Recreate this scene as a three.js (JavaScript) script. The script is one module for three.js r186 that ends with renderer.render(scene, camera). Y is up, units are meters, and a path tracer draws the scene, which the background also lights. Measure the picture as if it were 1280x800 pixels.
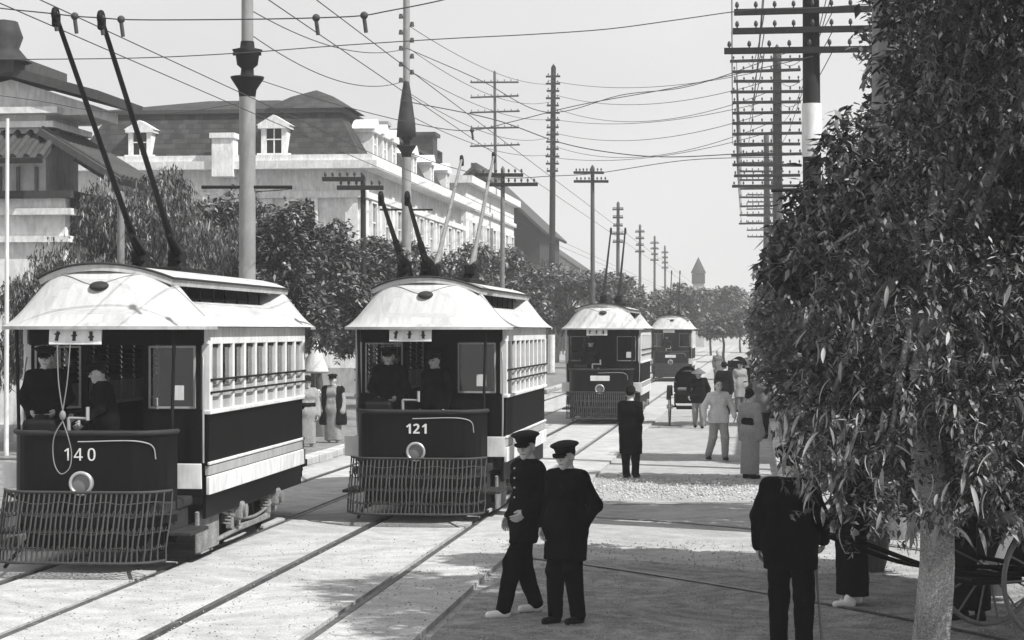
import * as THREE from 'three';
import { mergeGeometries, mergeVertices, toCreasedNormals } from 'three/addons/utils/BufferGeometryUtils.js';
import { ImprovedNoise } from 'three/addons/math/ImprovedNoise.js';
import { FontLoader } from 'three/addons/loaders/FontLoader.js';
import { TextGeometry } from 'three/addons/geometries/TextGeometry.js';
import { RoundedBoxGeometry } from 'three/addons/geometries/RoundedBoxGeometry.js';

// ---------------------------------------------------------------- camera, sky, sun, exposure
const scene = new THREE.Scene();
const EYE = 2.6, FOC = 2550, HORIZON = 412;              // eye height in metres; focal length and horizon in photograph pixels
const camera = new THREE.PerspectiveCamera(2 * Math.atan(400 / FOC) * 180 / Math.PI, 1.6, 0.1, 3000);
camera.position.set(0, EYE, 0);
camera.rotation.x = Math.atan(12 / FOC);
scene.add(camera);

const noise = new ImprovedNoise();
const fbm = (x, y, z, o = 4) => { let a = 0, s = 0.5, f = 1; for (let i = 0; i < o; i++) { a += s * noise.noise(x * f, y * f, z * f); f *= 2.03; s *= 0.5; } return a; };
{
  const W = 512, H = 256, d = new Float32Array(W * H * 4);
  for (let j = 0; j < H; j++) for (let i = 0; i < W; i++) {
    const th = (j + 0.5) / H * Math.PI, ph = (i + 0.5) / W * 2 * Math.PI;
    const x = Math.sin(th) * Math.cos(ph), y = Math.cos(th), z = Math.sin(th) * Math.sin(ph);
    const c = fbm(x * 3 + 7, y * 7 + 2, z * 3 + 1, 5);
    const v = 0.585 + 0.14 * c;
    d.set([v, v, v, 1], (j * W + i) * 4);
  }
  const sky = new THREE.DataTexture(d, W, H, THREE.RGBAFormat, THREE.FloatType);
  sky.mapping = THREE.EquirectangularReflectionMapping; sky.magFilter = THREE.LinearFilter; sky.minFilter = THREE.LinearFilter;
  sky.wrapS = THREE.RepeatWrapping; sky.needsUpdate = true;
  scene.background = sky; scene.environment = sky;
}
const sun = new THREE.DirectionalLight(new THREE.Color(1, 0.995, 0.985), 5.0);
sun.position.set(0.55 * 200, 0.77 * 200, 0.32 * 200);
sun.castShadow = true;
sun.shadow.mapSize.set(4096, 4096);
Object.assign(sun.shadow.camera, { left: -90, right: 90, top: 90, bottom: -90, near: 1, far: 600 });
scene.add(sun, sun.target);
sun.target.position.set(0, 0, -40);
sun.position.add(sun.target.position);
scene.fog = new THREE.FogExp2(new THREE.Color(0.8, 0.8, 0.8), 0.0010);
const renderer = new THREE.WebGLRenderer({ antialias: true });
renderer.toneMapping = THREE.LinearToneMapping;
renderer.toneMappingExposure = 1.36;
renderer.shadowMap.enabled = true;

// ---------------------------------------------------------------- helpers
const V = (x, y, z) => new THREE.Vector3(x, y, z);
function rngOf(seed) { let a = seed >>> 0; return () => { a = (a + 0x6D2B79F5) >>> 0; let t = a; t = Math.imul(t ^ (t >>> 15), t | 1); t ^= t + Math.imul(t ^ (t >>> 7), t | 61); return ((t ^ (t >>> 14)) >>> 0) / 4294967296; }; }
const rnd = rngOf(1911);
const between = (a, b, r = rnd) => a + (b - a) * r();
const lerp = (a, b, t) => a + (b - a) * t;
const sstep = (a, b, x) => { const t = Math.min(1, Math.max(0, (x - a) / (b - a))); return t * t * (3 - 2 * t); };
// a spot of the street read off the photograph: on the ground, or at a known distance
const depthAt = (py) => FOC * EYE / (py - HORIZON);
const ground = (px, py) => { const D = depthAt(py); return V((px - 640) / FOC * D, 0, -D); };
const at = (px, py, D) => V((px - 640) / FOC * D, EYE - (py - HORIZON) / FOC * D, -D);
const SLOPE = 0.1196, TURN = -Math.atan(SLOPE);
const street = (D, v, y = 0) => V(-1.05 + SLOPE * (D - 26.7) + v, y, -D);     // D metres away, v metres across from the near track

const used = {};
function numbered(n) { const k = used[n] = (used[n] ?? -1) + 1; return k ? n + '_' + String(k).padStart(3, '0') : n; }
function prep(g) { if (g.index) g = g.toNonIndexed(); for (const k of Object.keys(g.attributes)) if (!['position', 'normal', 'uv', 'color'].includes(k)) g.deleteAttribute(k); return g; }
function join(list) {
  const L = list.flat(9).filter(Boolean).map(prep);
  const anyCol = L.some(g => g.attributes.color);
  for (const g of L) {
    if (!g.attributes.uv) boxUV(g);
    if (anyCol && !g.attributes.color) g.setAttribute('color', new THREE.BufferAttribute(new Float32Array(g.attributes.position.count * 3).fill(1), 3));
  }
  return L.length === 1 ? L[0] : mergeGeometries(L);
}
function boxUV(g, s = 1) {                                   // uv in metres, from the axis a face looks along
  const p = g.attributes.position, n = g.attributes.normal, uv = new Float32Array(p.count * 2);
  for (let i = 0; i < p.count; i++) {
    const ax = Math.abs(n.getX(i)), ay = Math.abs(n.getY(i)), az = Math.abs(n.getZ(i));
    const x = p.getX(i), y = p.getY(i), z = p.getZ(i);
    const [a, b] = ay >= ax && ay >= az ? [x, z] : ax >= az ? [z, y] : [x, y];
    uv[2 * i] = a / s; uv[2 * i + 1] = b / s;
  }
  g.setAttribute('uv', new THREE.BufferAttribute(uv, 2));
  return g;
}
function mk(name, geos, mat, parent, keepUV) {
  let g = Array.isArray(geos) ? join(geos) : geos;
  if (!keepUV) { g = prep(g); boxUV(g); }
  const m = new THREE.Mesh(g, mat); m.castShadow = m.receiveShadow = true;
  m.name = parent ? name : numbered(name);
  (parent || scene).add(m);
  return m;
}
function thing(name, label, category, group, pos = [0, 0, 0], turn = 0) {
  const o = new THREE.Group(); o.name = numbered(name); scene.add(o);
  o.position.set(...(pos.isVector3 ? pos.toArray() : pos)); o.rotation.y = turn;
  o.userData = { label, category }; if (group) o.userData.group = group;
  return o;
}
function tag(o, label, category, group) { o.userData = { label, category }; if (group) o.userData.group = group; return o; }
function setting(o, label) { o.userData.kind = 'structure'; if (label) o.userData.label = label; return o; }
function copyOf(o, pos, turn, label, scale = 1) {
  const c = o.clone(); c.name = numbered(o.name.replace(/_\d{3}$/, '')); c.userData = { ...o.userData, label: label || o.userData.label };
  scene.add(c); c.position.copy(pos); c.rotation.y = turn; c.scale.setScalar(scale); return c;
}
const bx = (w, h, d, x = 0, y = 0, z = 0, ry = 0, rx = 0, rz = 0) => { const g = new THREE.BoxGeometry(w, h, d); if (rx) g.rotateX(rx); if (rz) g.rotateZ(rz); if (ry) g.rotateY(ry); return g.translate(x, y, z); };
const rb = (w, h, d, x, y, z, r = 0.015, rx = 0, ry = 0) => { const g = new RoundedBoxGeometry(w, h, d, 2, Math.min(r, w / 2.1, h / 2.1, d / 2.1)); if (rx) g.rotateX(rx); if (ry) g.rotateY(ry); return g.translate(x, y, z); };
function rod(a, b, r0, r1 = r0, seg = 8) {
  const d = b.clone().sub(a), L = d.length(); const g = new THREE.CylinderGeometry(r1, r0, L, seg, 1);
  g.translate(0, L / 2, 0).applyQuaternion(new THREE.Quaternion().setFromUnitVectors(V(0, 1, 0), d.normalize())); return g.translate(a.x, a.y, a.z);
}
const tube = (pts, r, n = 24, seg = 6, closed = false) => new THREE.TubeGeometry(new THREE.CatmullRomCurve3(pts, closed, 'centripetal'), n, r, seg, closed);
const lathe = (pts, seg = 20) => new THREE.LatheGeometry(pts.map(([r, y]) => new THREE.Vector2(r, y)), seg);
function sheet(nu, nv, f) {                                   // f(u, v) -> Vector3, u and v from 0 to 1
  const pos = [], uv = [], idx = [];
  for (let j = 0; j <= nv; j++) for (let i = 0; i <= nu; i++) { const p = f(i / nu, j / nv); pos.push(p.x, p.y, p.z); uv.push(i / nu, j / nv); }
  for (let j = 0; j < nv; j++) for (let i = 0; i < nu; i++) { const a = j * (nu + 1) + i, b = a + 1, c = a + nu + 1, d = c + 1; idx.push(a, b, c, b, d, c); }
  const g = new THREE.BufferGeometry(); g.setAttribute('position', new THREE.Float32BufferAttribute(pos, 3)); g.setAttribute('uv', new THREE.Float32BufferAttribute(uv, 2)); g.setIndex(idx); g.computeVertexNormals(); return g;
}

// ---------------------------------------------------------------- materials: a world of greys, as the photograph records it
const grey = (v) => new THREE.Color().setRGB(v, v, v);
function noiseTex(size, f, srgb, rep = 1) {
  const d = new Uint8Array(size * size * 4);
  for (let j = 0; j < size; j++) for (let i = 0; i < size; i++) { const v = Math.max(0, Math.min(255, 255 * f(i / size, j / size))); d.set([v, v, v, 255], (j * size + i) * 4); }
  const t = new THREE.DataTexture(d, size, size); t.wrapS = t.wrapT = THREE.RepeatWrapping; t.magFilter = THREE.LinearFilter; t.minFilter = THREE.LinearMipmapLinearFilter; t.generateMipmaps = true;
  if (srgb) t.colorSpace = THREE.SRGBColorSpace; t.repeat.set(rep, rep); t.needsUpdate = true; return t;
}
// noise that closes on itself at the edge of the tile
const ring = (u, v, k, s) => { const a = u * 6.28318, b = v * 6.28318; return noise.noise(Math.cos(a) * k + s, Math.sin(a) * k + Math.cos(b) * k, Math.sin(b) * k + s * 1.7); };
const tfbm = (u, v, k, s, o = 4) => { let r = 0, w = 0.5; for (let i = 0; i < o; i++) { r += w * ring(u, v, k, s + i * 9.1); k *= 2; w *= 0.55; } return r; };
const T = {};
{ const g1 = rngOf(5), grain = Float32Array.from({ length: 512 * 512 }, () => g1()); const gr = (u, v) => grain[(Math.floor(v * 512) % 512) * 512 + Math.floor(u * 512) % 512];
  T.road = noiseTex(512, (u, v) => 0.86 + 0.2 * tfbm(u, v, 2.6, 3, 6) + 0.2 * (gr(u, v) - 0.5) - (gr(u + 0.3, v) > 0.985 ? 0.25 : 0), true, 1 / 5);
  T.dirt = noiseTex(512, (u, v) => 0.72 + 0.34 * tfbm(u, v, 2.6, 8, 6) + 0.34 * (gr(u, v) - 0.5) + (gr(u, v + 0.4) > 0.975 ? 0.25 : 0), true, 1 / 3.5);
  T.bump = noiseTex(512, (u, v) => 0.5 + 0.55 * tfbm(u, v, 3, 4, 6) + 0.25 * (gr(u, v) - 0.5), false, 1 / 1.7);
  T.stain = noiseTex(512, (u, v) => 0.90 + 0.13 * tfbm(u, v, 1.6, 12, 6) + 0.16 * tfbm(u, v * 0.2, 7, 17, 3) + 0.05 * (gr(u, v) - 0.5), true, 1 / 3.7);
  T.wood = noiseTex(512, (u, v) => 0.82 + 0.3 * tfbm(u, v * 0.12, 3, 21, 5) + 0.12 * (gr(u, v * 0.06) - 0.5), true, 1 / 0.9);
  T.cloth = noiseTex(256, (u, v) => 0.85 + 0.25 * tfbm(u, v, 4, 31, 4) + 0.1 * (gr(u, v) - 0.5), true, 1 / 0.5);
  T.slate = noiseTex(512, (u, v) => { const row = Math.floor(v * 24), c = (u * 16 + (row % 2) * 0.5) % 1, e = (v * 24) % 1; const t = gr((Math.floor(u * 16 + (row % 2) * 0.5) % 16) / 16 + 0.01, row / 24 + 0.01); return 0.68 + 0.3 * t + (e < 0.12 ? -0.22 : 0) + (c < 0.06 ? -0.12 : 0) + 0.2 * tfbm(u, v, 1.5, 44, 4); }, true, 1 / 5); }
function M(v, rough = 0.85, map, bump, extra = {}) {
  const m = new THREE.MeshPhysicalMaterial({ color: grey(v), roughness: rough, metalness: 0, specularIntensity: v < 0.03 ? 0.14 : v < 0.12 ? 0.5 : 0.8, side: THREE.DoubleSide, ...extra });
  if (map) m.map = map; if (bump) { m.bumpMap = T.bump; m.bumpScale = bump; } return m;
}
const P = {
  road: M(0.42, 0.95, T.road, 0.012), track: M(0.52, 0.95, T.road, 0.008), walk: M(0.36, 0.95, T.dirt, 0.012), gravel: M(0.34, 0.95, T.dirt, 0.02),
  kerb: M(0.55, 0.9, T.stain, 0.006), rail: M(0.16, 0.45, T.dirt), groove: M(0.42, 0.95, T.dirt), macadam: M(0.42, 0.95, T.dirt, 0.02),
  roofWhite: M(0.54, 0.8, T.stain, 0.003), paintWhite: M(0.78, 0.55, T.stain), paintGrey: M(0.42, 0.6, T.stain), paintDark: M(0.007, 0.42, T.stain), panelDark: M(0.009, 0.5, T.wood), paintedInside: M(0.02, 0.08),  // near-black window sheets: the dimness of the rooms is put into their colour
  iron: M(0.012, 0.55), ironDusty: M(0.05, 0.7, T.dirt), casting: M(0.36, 0.85, T.dirt, 0.004), netIron: M(0.085, 0.6, T.dirt), brass: M(0.5, 0.35, null, 0, { metalness: 0.6 }), steel: M(0.45, 0.35, null, 0, { metalness: 0.8 }),
  lens: M(0.16, 0.15), canvasBoard: M(0.78, 0.7, T.stain), ink: M(0.03, 0.9), rope: M(0.2, 0.95),
  glass: new THREE.MeshPhysicalMaterial({ color: grey(0.92), roughness: 0.03, transmission: 1, thickness: 0, ior: 1.5, side: THREE.DoubleSide }),
  poleWood: M(0.13, 0.9, T.wood, 0.004), poleDark: M(0.035, 0.9, T.wood, 0.006), polePale: M(0.26, 0.8, T.wood, 0.003), poleIron: M(0.30, 0.65, T.stain, 0.002), wire: M(0.05, 0.7), porcelain: M(0.05, 0.5),
  plaster: M(0.84, 0.9, T.stain, 0.006), plasterGrey: M(0.42, 0.9, T.stain, 0.006), stone: M(0.78, 0.9, T.stain, 0.008), timber: M(0.07, 0.85, T.wood, 0.003), tile: M(0.07, 0.75, T.stain, 0.004), slate: M(0.05, 0.8, T.slate, 0.006), shopDark: M(0.045, 0.85, T.wood, 0.003),
  bark: M(0.09, 0.95, T.wood, 0.02), barkPale: M(0.56, 0.9, T.dirt, 0.02), soil: M(0.12, 1, T.dirt, 0.02),
  skin: M(0.40, 0.6, null, 0, { vertexColors: true }), wool: M(0.006, 0.95, T.cloth, 0.003), wool2: M(0.010, 0.95, T.cloth, 0.003), cloth: M(0.35, 0.95, T.cloth, 0.003), linen: M(0.72, 0.95, T.cloth, 0.003), clothGrey: M(0.16, 0.95, T.cloth, 0.003), cap: M(0.007, 0.8), leather: M(0.014, 0.4), leatherWhite: M(0.7, 0.6), hair: M(0.012, 0.55), straw: M(0.4, 0.9, T.wood, 0.004),
};
const leafMat = (v, rough = 0.5) => M(v, rough, null, 0, { vertexColors: true });
const thinFont = await new FontLoader().loadAsync('fonts/droid/droid_sans_regular.typeface.json');
const font = await new FontLoader().loadAsync('fonts/droid/droid_sans_bold.typeface.json');

// ---------------------------------------------------------------- ground, tracks, kerbs
{
  const g = new THREE.PlaneGeometry(1600, 1600, 1, 1).rotateX(-Math.PI / 2); g.translate(0, 0, -500);
  setting(mk('ground', g, P.road), 'pale dusty unpaved street surface');
  // a strip along the street from D0 to D1 between offsets v0 and v1
  const strip = (D0, D1, v0, v1, y) => { const q = [street(D0, v0, y), street(D0, v1, y), street(D1, v1, y), street(D1, v0, y)]; return sheet(1, 60, (u, t) => { const a = q[0].clone().lerp(q[1], u), b = q[3].clone().lerp(q[2], u); return a.lerp(b, t); }); };
  const macPts = [[4, 1.5], [10, 1.5], [16, 1.5], [20.4, 1.5], [22.6, 1.9], [23.1, 2.6], [22.6, 3.4], [21.9, 4.2], [21.6, 5.4], [21.2, 8], [20.6, 14], [12, 16], [4, 16]].map(([D, v]) => street(D, v));
  setting(mk('roadway', [new THREE.ShapeGeometry(new THREE.Shape(macPts.map(p => new THREE.Vector2(p.x, -p.z)))).rotateX(-Math.PI / 2).translate(0, 0.008, 0)], P.macadam), 'gravelly road surface beside the track paving');
  // the bed is laid in strips; between strip and rail stays an open slot for the wheel flanges
  const bed = new THREE.Group(); bed.name = numbered('track_bed'); setting(bed, 'pale paved strip that carries the two tram tracks'); scene.add(bed);
  const rails = [-2.7 - 0.686, -2.7 + 0.686, -0.12 - 0.686, -0.12 + 0.686];
  const edge = [-4.0, rails[0] - 0.033, rails[0] + 0.095, rails[1] - 0.095, rails[1] + 0.033, rails[2] - 0.033, rails[2] + 0.095, rails[3] - 0.095, rails[3] + 0.033, 1.42];
  const slabAt = (v0, v1, y0, y1) => { const s = new THREE.Shape([[4, v0], [4, v1], [330, v1], [330, v0]].map(([D, v]) => { const p = street(D, v); return new THREE.Vector2(p.x, -p.z); })); return new THREE.ExtrudeGeometry(s, { depth: y1 - y0, bevelEnabled: false }).rotateX(-Math.PI / 2).translate(0, y0, 0); };
  for (let i = 0; i < 5; i++) mk('paving', [slabAt(edge[2 * i], edge[2 * i + 1], -0.05, 0.05)], P.track, bed);
  const slab = (D0, D1, v0, v1, h) => { const a = street(D0, v0), b = street(D0, v1), c = street(D1, v1), d = street(D1, v0); const s = new THREE.Shape([a, b, c, d].map(p => new THREE.Vector2(p.x, -p.z))); const e = new THREE.ExtrudeGeometry(s, { depth: h, bevelEnabled: false }); return e.rotateX(-Math.PI / 2); };
  setting(mk('pavement', slab(24, 330, -60, -4.62, 0.13), P.walk), 'beaten earth pavement on the house side');
  setting(mk('pavement', slab(33, 330, 4.92, 60, 0.13), P.walk), 'beaten earth pavement under the telegraph poles');
  // kerb stones, one by one
  const kerb = new THREE.Group(); kerb.name = numbered('kerb'); setting(kerb, 'stone kerb along both pavements'); scene.add(kerb);
  const ks = [0, 1, 2].map(i => { const w = rb(0.29 + 0.006 * i, 0.15 + 0.006 * i, 1.18, 0, 0.075, 0, 0.02); return boxUV(prep(w)); });
  for (const v of [-4.46, 4.76]) for (let D = v < 0 ? 25 : 34; D < 110; D += 1.2) { const m = new THREE.Mesh(ks[Math.floor(rnd() * 3)], P.kerb); m.name = 'kerb_stone'; m.position.copy(street(D, v + between(-0.008, 0.008))); m.rotation.y = TURN + between(-0.006, 0.006); m.castShadow = m.receiveShadow = true; kerb.add(m); }
  // rails: head proud of the paving by a few millimetres beside a dark flangeway
  const railAlong = (parent, pts, r = 0.034, gw = 0.05) => {
    const c = new THREE.CatmullRomCurve3(pts), n = Math.max(12, pts.length * 12), prof = (o, w, y) => sheet(1, n, (u, t) => { const p = c.getPoint(t), d = c.getTangent(t); return V(p.x + (o + (u - 0.5) * w) * -d.z, y, p.z + (o + (u - 0.5) * w) * d.x); });
    mk('rail', [prof(0, r * 1.7, 0.022)], P.rail, parent); mk('flangeway', [prof(-r * 0.85 - gw / 2 - 0.002, gw, 0.0115)], P.groove, parent);
  };
  for (const [v, lab] of [[-0.12, 'tram track under the car numbered 121'], [-2.7, 'tram track under the car numbered 140']]) {
    const t = new THREE.Group(); t.name = numbered('tram_track'); setting(t, lab); scene.add(t);
    for (const s of [-0.686, 0.686]) mk('rail', [slabAt(v + s - 0.031, v + s + 0.031, 0.0, 0.056)], P.rail, t);
  }
  const b = new THREE.Group(); b.name = numbered('tram_track'); setting(b, 'branch track curving into the side street'); scene.add(b);
  railAlong(b, [[640, 634], [700, 631.5], [820, 630.5], [950, 629.5], [1120, 632], [1400, 640]].map(([x, y]) => ground(x, y)), 0.05, 0.03);
  railAlong(b, [[560, 652], [690, 646], [780, 649], [860, 654.5], [950, 663], [1150, 688], [1400, 730]].map(([x, y]) => ground(x, y)), 0.045, 0.03);
  railAlong(b, [[560, 690], [640, 696], [729, 707], [830, 722], [956, 743], [1200, 790], [1500, 860]].map(([x, y]) => ground(x, y)), 0.04, 0.03);
  // loose stones swept against the crossing
  const r = rngOf(77), st = new THREE.IcosahedronGeometry(1, 0), N = 8200, im = new THREE.InstancedMesh(st, M(0.30, 0.95), N), m4 = new THREE.Matrix4(), q = new THREE.Quaternion(), e = new THREE.Euler();
  for (let i = 0; i < N; i++) {
    const band = i < 2200, near = i > 5200; const px = band ? 830 + (r() + r() + r() - 1.5) * 190 : between(near ? 20 : 600, 1290, r), py = band ? 610 + (r() + r() - 1) * 17 + (px - 830) * 0.01 : between(676, 850, r); const p = ground(px, py), s = between(0.005, band ? 0.02 : 0.011, r);
    q.setFromEuler(e.set(r() * 6, r() * 6, r() * 6)); m4.compose(V(p.x, s * 0.3 + (p.x < street(-p.z, 1.42).x ? 0.05 : 0.008), p.z), q, V(s * 1.3, s * 0.7, s)); im.setMatrixAt(i, m4); const c = between(0.7, 1.25, r) * (band ? 1.5 : 1); im.setColorAt(i, new THREE.Color(c, c, c));
  }
  im.name = 'gravel'; im.userData = { kind: 'stuff', label: 'loose stones scattered over the street crossing' }; im.castShadow = im.receiveShadow = true; scene.add(im);
}
// ---------------------------------------------------------------- buildings
// every house has its own frame: origin at its street corner on the ground, +x away from the street on that side, -z along the street
function roofPrism(w, d, h, ov = 0.6, th = 0.18) {               // gable roof, ridge along z; two slabs
  const L = Math.hypot(w / 2 + ov, h * (w / 2 + ov) / (w / 2)), a = Math.atan2(h, w / 2);
  return [1, -1].map(s => bx(L, th, d + 2 * ov, 0, 0, 0, 0, 0, -s * a).translate(s * (w / 4 + ov / 2), h / 2 - (ov / 2) * h / (w / 2), 0));
}
function windowAt(parent, w, h, x, y, z, ry, frameMat = P.stone, deep = 0.12, bars = 1) {
  const q = new THREE.Group(); q.name = 'window'; q.position.set(x, y, z); q.rotation.y = ry; parent.add(q);
  const f = 0.13;
  mk('frame', [bx(w + 2 * f, f, 0.16, 0, h / 2 + f / 2, 0.08), bx(w + 2 * f + 0.16, f, 0.24, 0, -h / 2 - f / 2, 0.12), bx(f, h, 0.16, -w / 2 - f / 2, 0, 0.08), bx(f, h, 0.16, w / 2 + f / 2, 0, 0.08), ...(bars ? [bx(0.06, h, 0.08, 0, 0, 0.05), bx(w, 0.06, 0.079, 0, h * 0.1, 0.05)] : [])], frameMat, q);
  mk('pane', [bx(w, h, 0.03, 0, 0, 0.02)], P.paintedInside, q);  // opaque sheet with the dark room behind painted into it
  return q;
}
// mansard block on the corner
{
  const c = street(80, -11.2); const b = thing('mansard_building', 'pale stone block with dark mansard roof, dormers and white chimney', 'building', null, c, TURN);
  // local: x to the street is 0, the end wall runs to x = -24, the street front runs to z = -33
  const W = 11.8, L = 27, H = 9.0;
  mk('wall', [bx(W, H, L, -W / 2, H / 2, -L / 2)], P.stone, b);
  mk('plinth', [bx(W + 0.3, 1.1, L + 0.3, -W / 2, 0.55, -L / 2)], P.plasterGrey, b);
  for (const [y, o, h] of [[4.9, 0.25, 0.3], [7.9, 0.22, 0.25], [9.05, 0.7, 0.32], [9.33, 0.5, 0.24]]) mk('cornice', [bx(W + 2 * o, h, L + 2 * o, -W / 2, y, -L / 2)], P.stone, b);
  const frust = (y0, y1, i0, i1) => { const q = (y, i) => [V(-W + i, y, -L + i), V(-i, y, -L + i), V(-i, y, -i), V(-W + i, y, -i)]; const a = q(y0, i0), t = q(y1, i1); const g = []; for (let k = 0; k < 4; k++) { const n = (k + 1) % 4; g.push(sheet(1, 1, (u, v) => a[k].clone().lerp(a[n], u).lerp(t[k].clone().lerp(t[n], u), v))); } g.push(sheet(1, 1, (u, v) => t[0].clone().lerp(t[1], u).lerp(t[3].clone().lerp(t[2], u), v))); return g; };
  mk('mansard_roof', frust(9.4, 11.3, 0.1, 1.2), P.slate, b);
  mk('upper_roof', frust(11.42, 12.15, 0.95, 4.4), P.slate, b);
  mk('roof_kerb', [bx(W - 1.9, 0.16, L - 1.9, -W / 2, 11.34, -L / 2)], P.timber, b);
  // stepped corner pavilion roof over the street front
  mk('pavilion_roof', [lathe([[0.01, 0.9], [1.2, 0.55], [2.4, 0]], 4).rotateY(Math.PI / 4).translate(-2.4, 11.43, -2.6)], P.slate, b);
  const dormer = (x, y, z, ry, big = 1) => { const d = new THREE.Group(); d.name = 'dormer'; d.position.set(x, y, z); d.rotation.y = ry; d.scale.setScalar(big); b.add(d);
    mk('frame', [bx(0.32, 1.7, 1.2, -0.62, 0.85, -0.5), bx(0.32, 1.7, 1.2, 0.62, 0.85, -0.5), bx(2.0, 0.22, 1.4, 0, 0.05, -0.45), bx(1.9, 0.2, 1.4, 0, 1.75, -0.45), bx(0.07, 1.5, 0.08, 0, 0.9, 0.02), bx(0.9, 0.07, 0.079, 0, 1.0, 0.02)], P.plaster, d);
    mk('pediment', [new THREE.ExtrudeGeometry(new THREE.Shape([[-1.05, 0], [1.05, 0], [0, 0.62]].map(p => new THREE.Vector2(...p))), { depth: 1.4, bevelEnabled: false }).translate(0, 1.85, -1.15)], P.plaster, d);
    mk('pane', [bx(0.95, 1.55, 0.05, 0, 0.9, -0.05)], P.paintedInside, d); return d; };  // dormer sheet is opaque too, its dark room painted in
  dormer(-3.55, 9.45, -0.1, 0, 0.66); dormer(-9.0, 9.45, -0.1, 0, 0.6);
  for (const z of [-3.2, -5.4, -7.6]) dormer(-0.15, 9.45, z, Math.PI / 2, 0.7);
  for (const z of [-13, -18, -23]) dormer(-0.15, 9.45, z, Math.PI / 2, 0.62);
  const ch = (x, z, h, mat) => { const c2 = mk('chimney', [bx(0.85, h, 0.8, x, 8.6 + h / 2, z), bx(1.0, 0.2, 0.95, x, 8.6 + h, z)], mat, b); return c2; };
  ch(-5.4, 0.45, 1.6, P.plaster); ch(-8, -12, 4.0, P.plasterGrey); ch(-3.2, -21, 4.2, P.plasterGrey);
  // windows: end wall and street front
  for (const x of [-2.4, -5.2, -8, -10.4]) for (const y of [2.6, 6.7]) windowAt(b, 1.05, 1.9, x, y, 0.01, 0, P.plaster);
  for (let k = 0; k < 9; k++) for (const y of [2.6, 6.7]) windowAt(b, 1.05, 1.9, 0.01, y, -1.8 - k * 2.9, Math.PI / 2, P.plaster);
  for (let k = 0; k <= 9; k++) mk('pilaster', [bx(0.2, 3.1, 0.5, 0.05, 6.7, -0.35 - k * 2.9)], P.stone, b);
  for (const x of [-0.4, -3.8, -6.6, -9.4]) mk('pilaster', [bx(0.5, 3.1, 0.2, x, 6.7, 0.05)], P.stone, b);
  // a sloping canopy over the street side
  mk('awning', [bx(2.6, 0.12, 10, 1.2, 4.4, -8, 0, 0, -0.35)], P.paintGrey, b);
}
// turreted block beyond it
{
  const b = thing('turreted_building', 'pale building with square slate turret and rounded roof beyond the mansard block', 'building', null, street(110, -11.4), TURN);
  mk('wall', [bx(18, 10.6, 22, -9, 5.3, -11)], P.stone, b);
  mk('cornice', [bx(18.8, 0.4, 22.8, -9, 10.7, -11)], P.stone, b);
  mk('turret', [bx(1.5, 2.6, 1.5, -2.9, 12, -3)], P.slate, b);
  mk('turret_cap', [bx(1.8, 0.2, 1.8, -2.9, 13.4, -3)], P.slate, b);
  mk('vaulted_roof', [new THREE.CylinderGeometry(4.2, 4.2, 16, 24, 1, false, 0, Math.PI).rotateZ(Math.PI / 2).rotateY(Math.PI / 2).rotateZ(Math.PI / 2).scale(1, 0.75, 1).translate(-4.6, 10.9, -13.5)], P.slate, b);
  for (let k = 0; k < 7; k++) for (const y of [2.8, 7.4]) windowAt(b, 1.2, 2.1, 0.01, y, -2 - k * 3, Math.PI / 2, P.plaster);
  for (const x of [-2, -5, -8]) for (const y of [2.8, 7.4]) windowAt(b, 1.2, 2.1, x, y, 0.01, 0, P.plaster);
  for (const y of [2.8, 7.4]) mk('string_course', [bx(18.3, 0.25, 22.3, -9, y + 1.9, -11)], P.stone, b);
}
// tall dark gables further on
function gableHouse(D, v, w, L, h, rise, wallMat, roofMat, label, side = -1, name = 'gabled_house') {
  const b = thing(name, label, 'building', null, street(D, v), TURN);
  const cx = side * w / 2;
  mk('wall', [bx(w, h, L, cx, h / 2, -L / 2)], wallMat, b);
  const gs = new THREE.Shape([[-w / 2, 0], [w / 2, 0], [0, rise]].map(p => new THREE.Vector2(...p)));
  mk('gable', [new THREE.ExtrudeGeometry(gs, { depth: 0.2, bevelEnabled: false }).translate(cx, h, -0.2)], wallMat, b);
  roofPrism(w, L, rise, 0.5).forEach(g => mk('roof_slope', [g.translate(cx, h + 0.12, -L / 2)], roofMat, b));
  mk('ridge', [bx(0.4, 0.35, L + 1, cx, h + rise + 0.18, -L / 2)], P.timber, b);
  const n = Math.max(2, Math.floor(L / 3));
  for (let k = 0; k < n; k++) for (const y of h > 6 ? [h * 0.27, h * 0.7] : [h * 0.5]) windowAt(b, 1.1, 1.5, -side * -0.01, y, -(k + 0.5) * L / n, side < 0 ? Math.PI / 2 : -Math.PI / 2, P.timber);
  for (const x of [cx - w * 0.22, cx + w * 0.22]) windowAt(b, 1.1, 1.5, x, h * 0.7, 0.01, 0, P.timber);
  return b;
}
gableHouse(140, -10.6, 9, 14, 9.5, 4.2, P.shopDark, P.tile, 'tall dark gabled house beyond the turreted building');
gableHouse(156, -11.5, 12, 18, 6.5, 3, P.plasterGrey, P.tile, 'grey two-storey house behind the dark gabled one');
gableHouse(178, -11.5, 10, 16, 8, 3.4, P.plaster, P.tile, 'white gabled house far down the house side');
gableHouse(200, -11, 12, 24, 7, 3, P.plasterGrey, P.tile, 'low grey house at the far end of the house side');
gableHouse(38, 9.6, 10, 14, 7, 3, P.shopDark, P.tile, 'dark timber shop house behind the thick leafy trees', 1, 'shop_house');
gableHouse(53.5, 9.6, 10, 12, 6.4, 3, P.shopDark, P.tile, 'second dark timber shop house along the telegraph poles', 1, 'shop_house');
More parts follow.
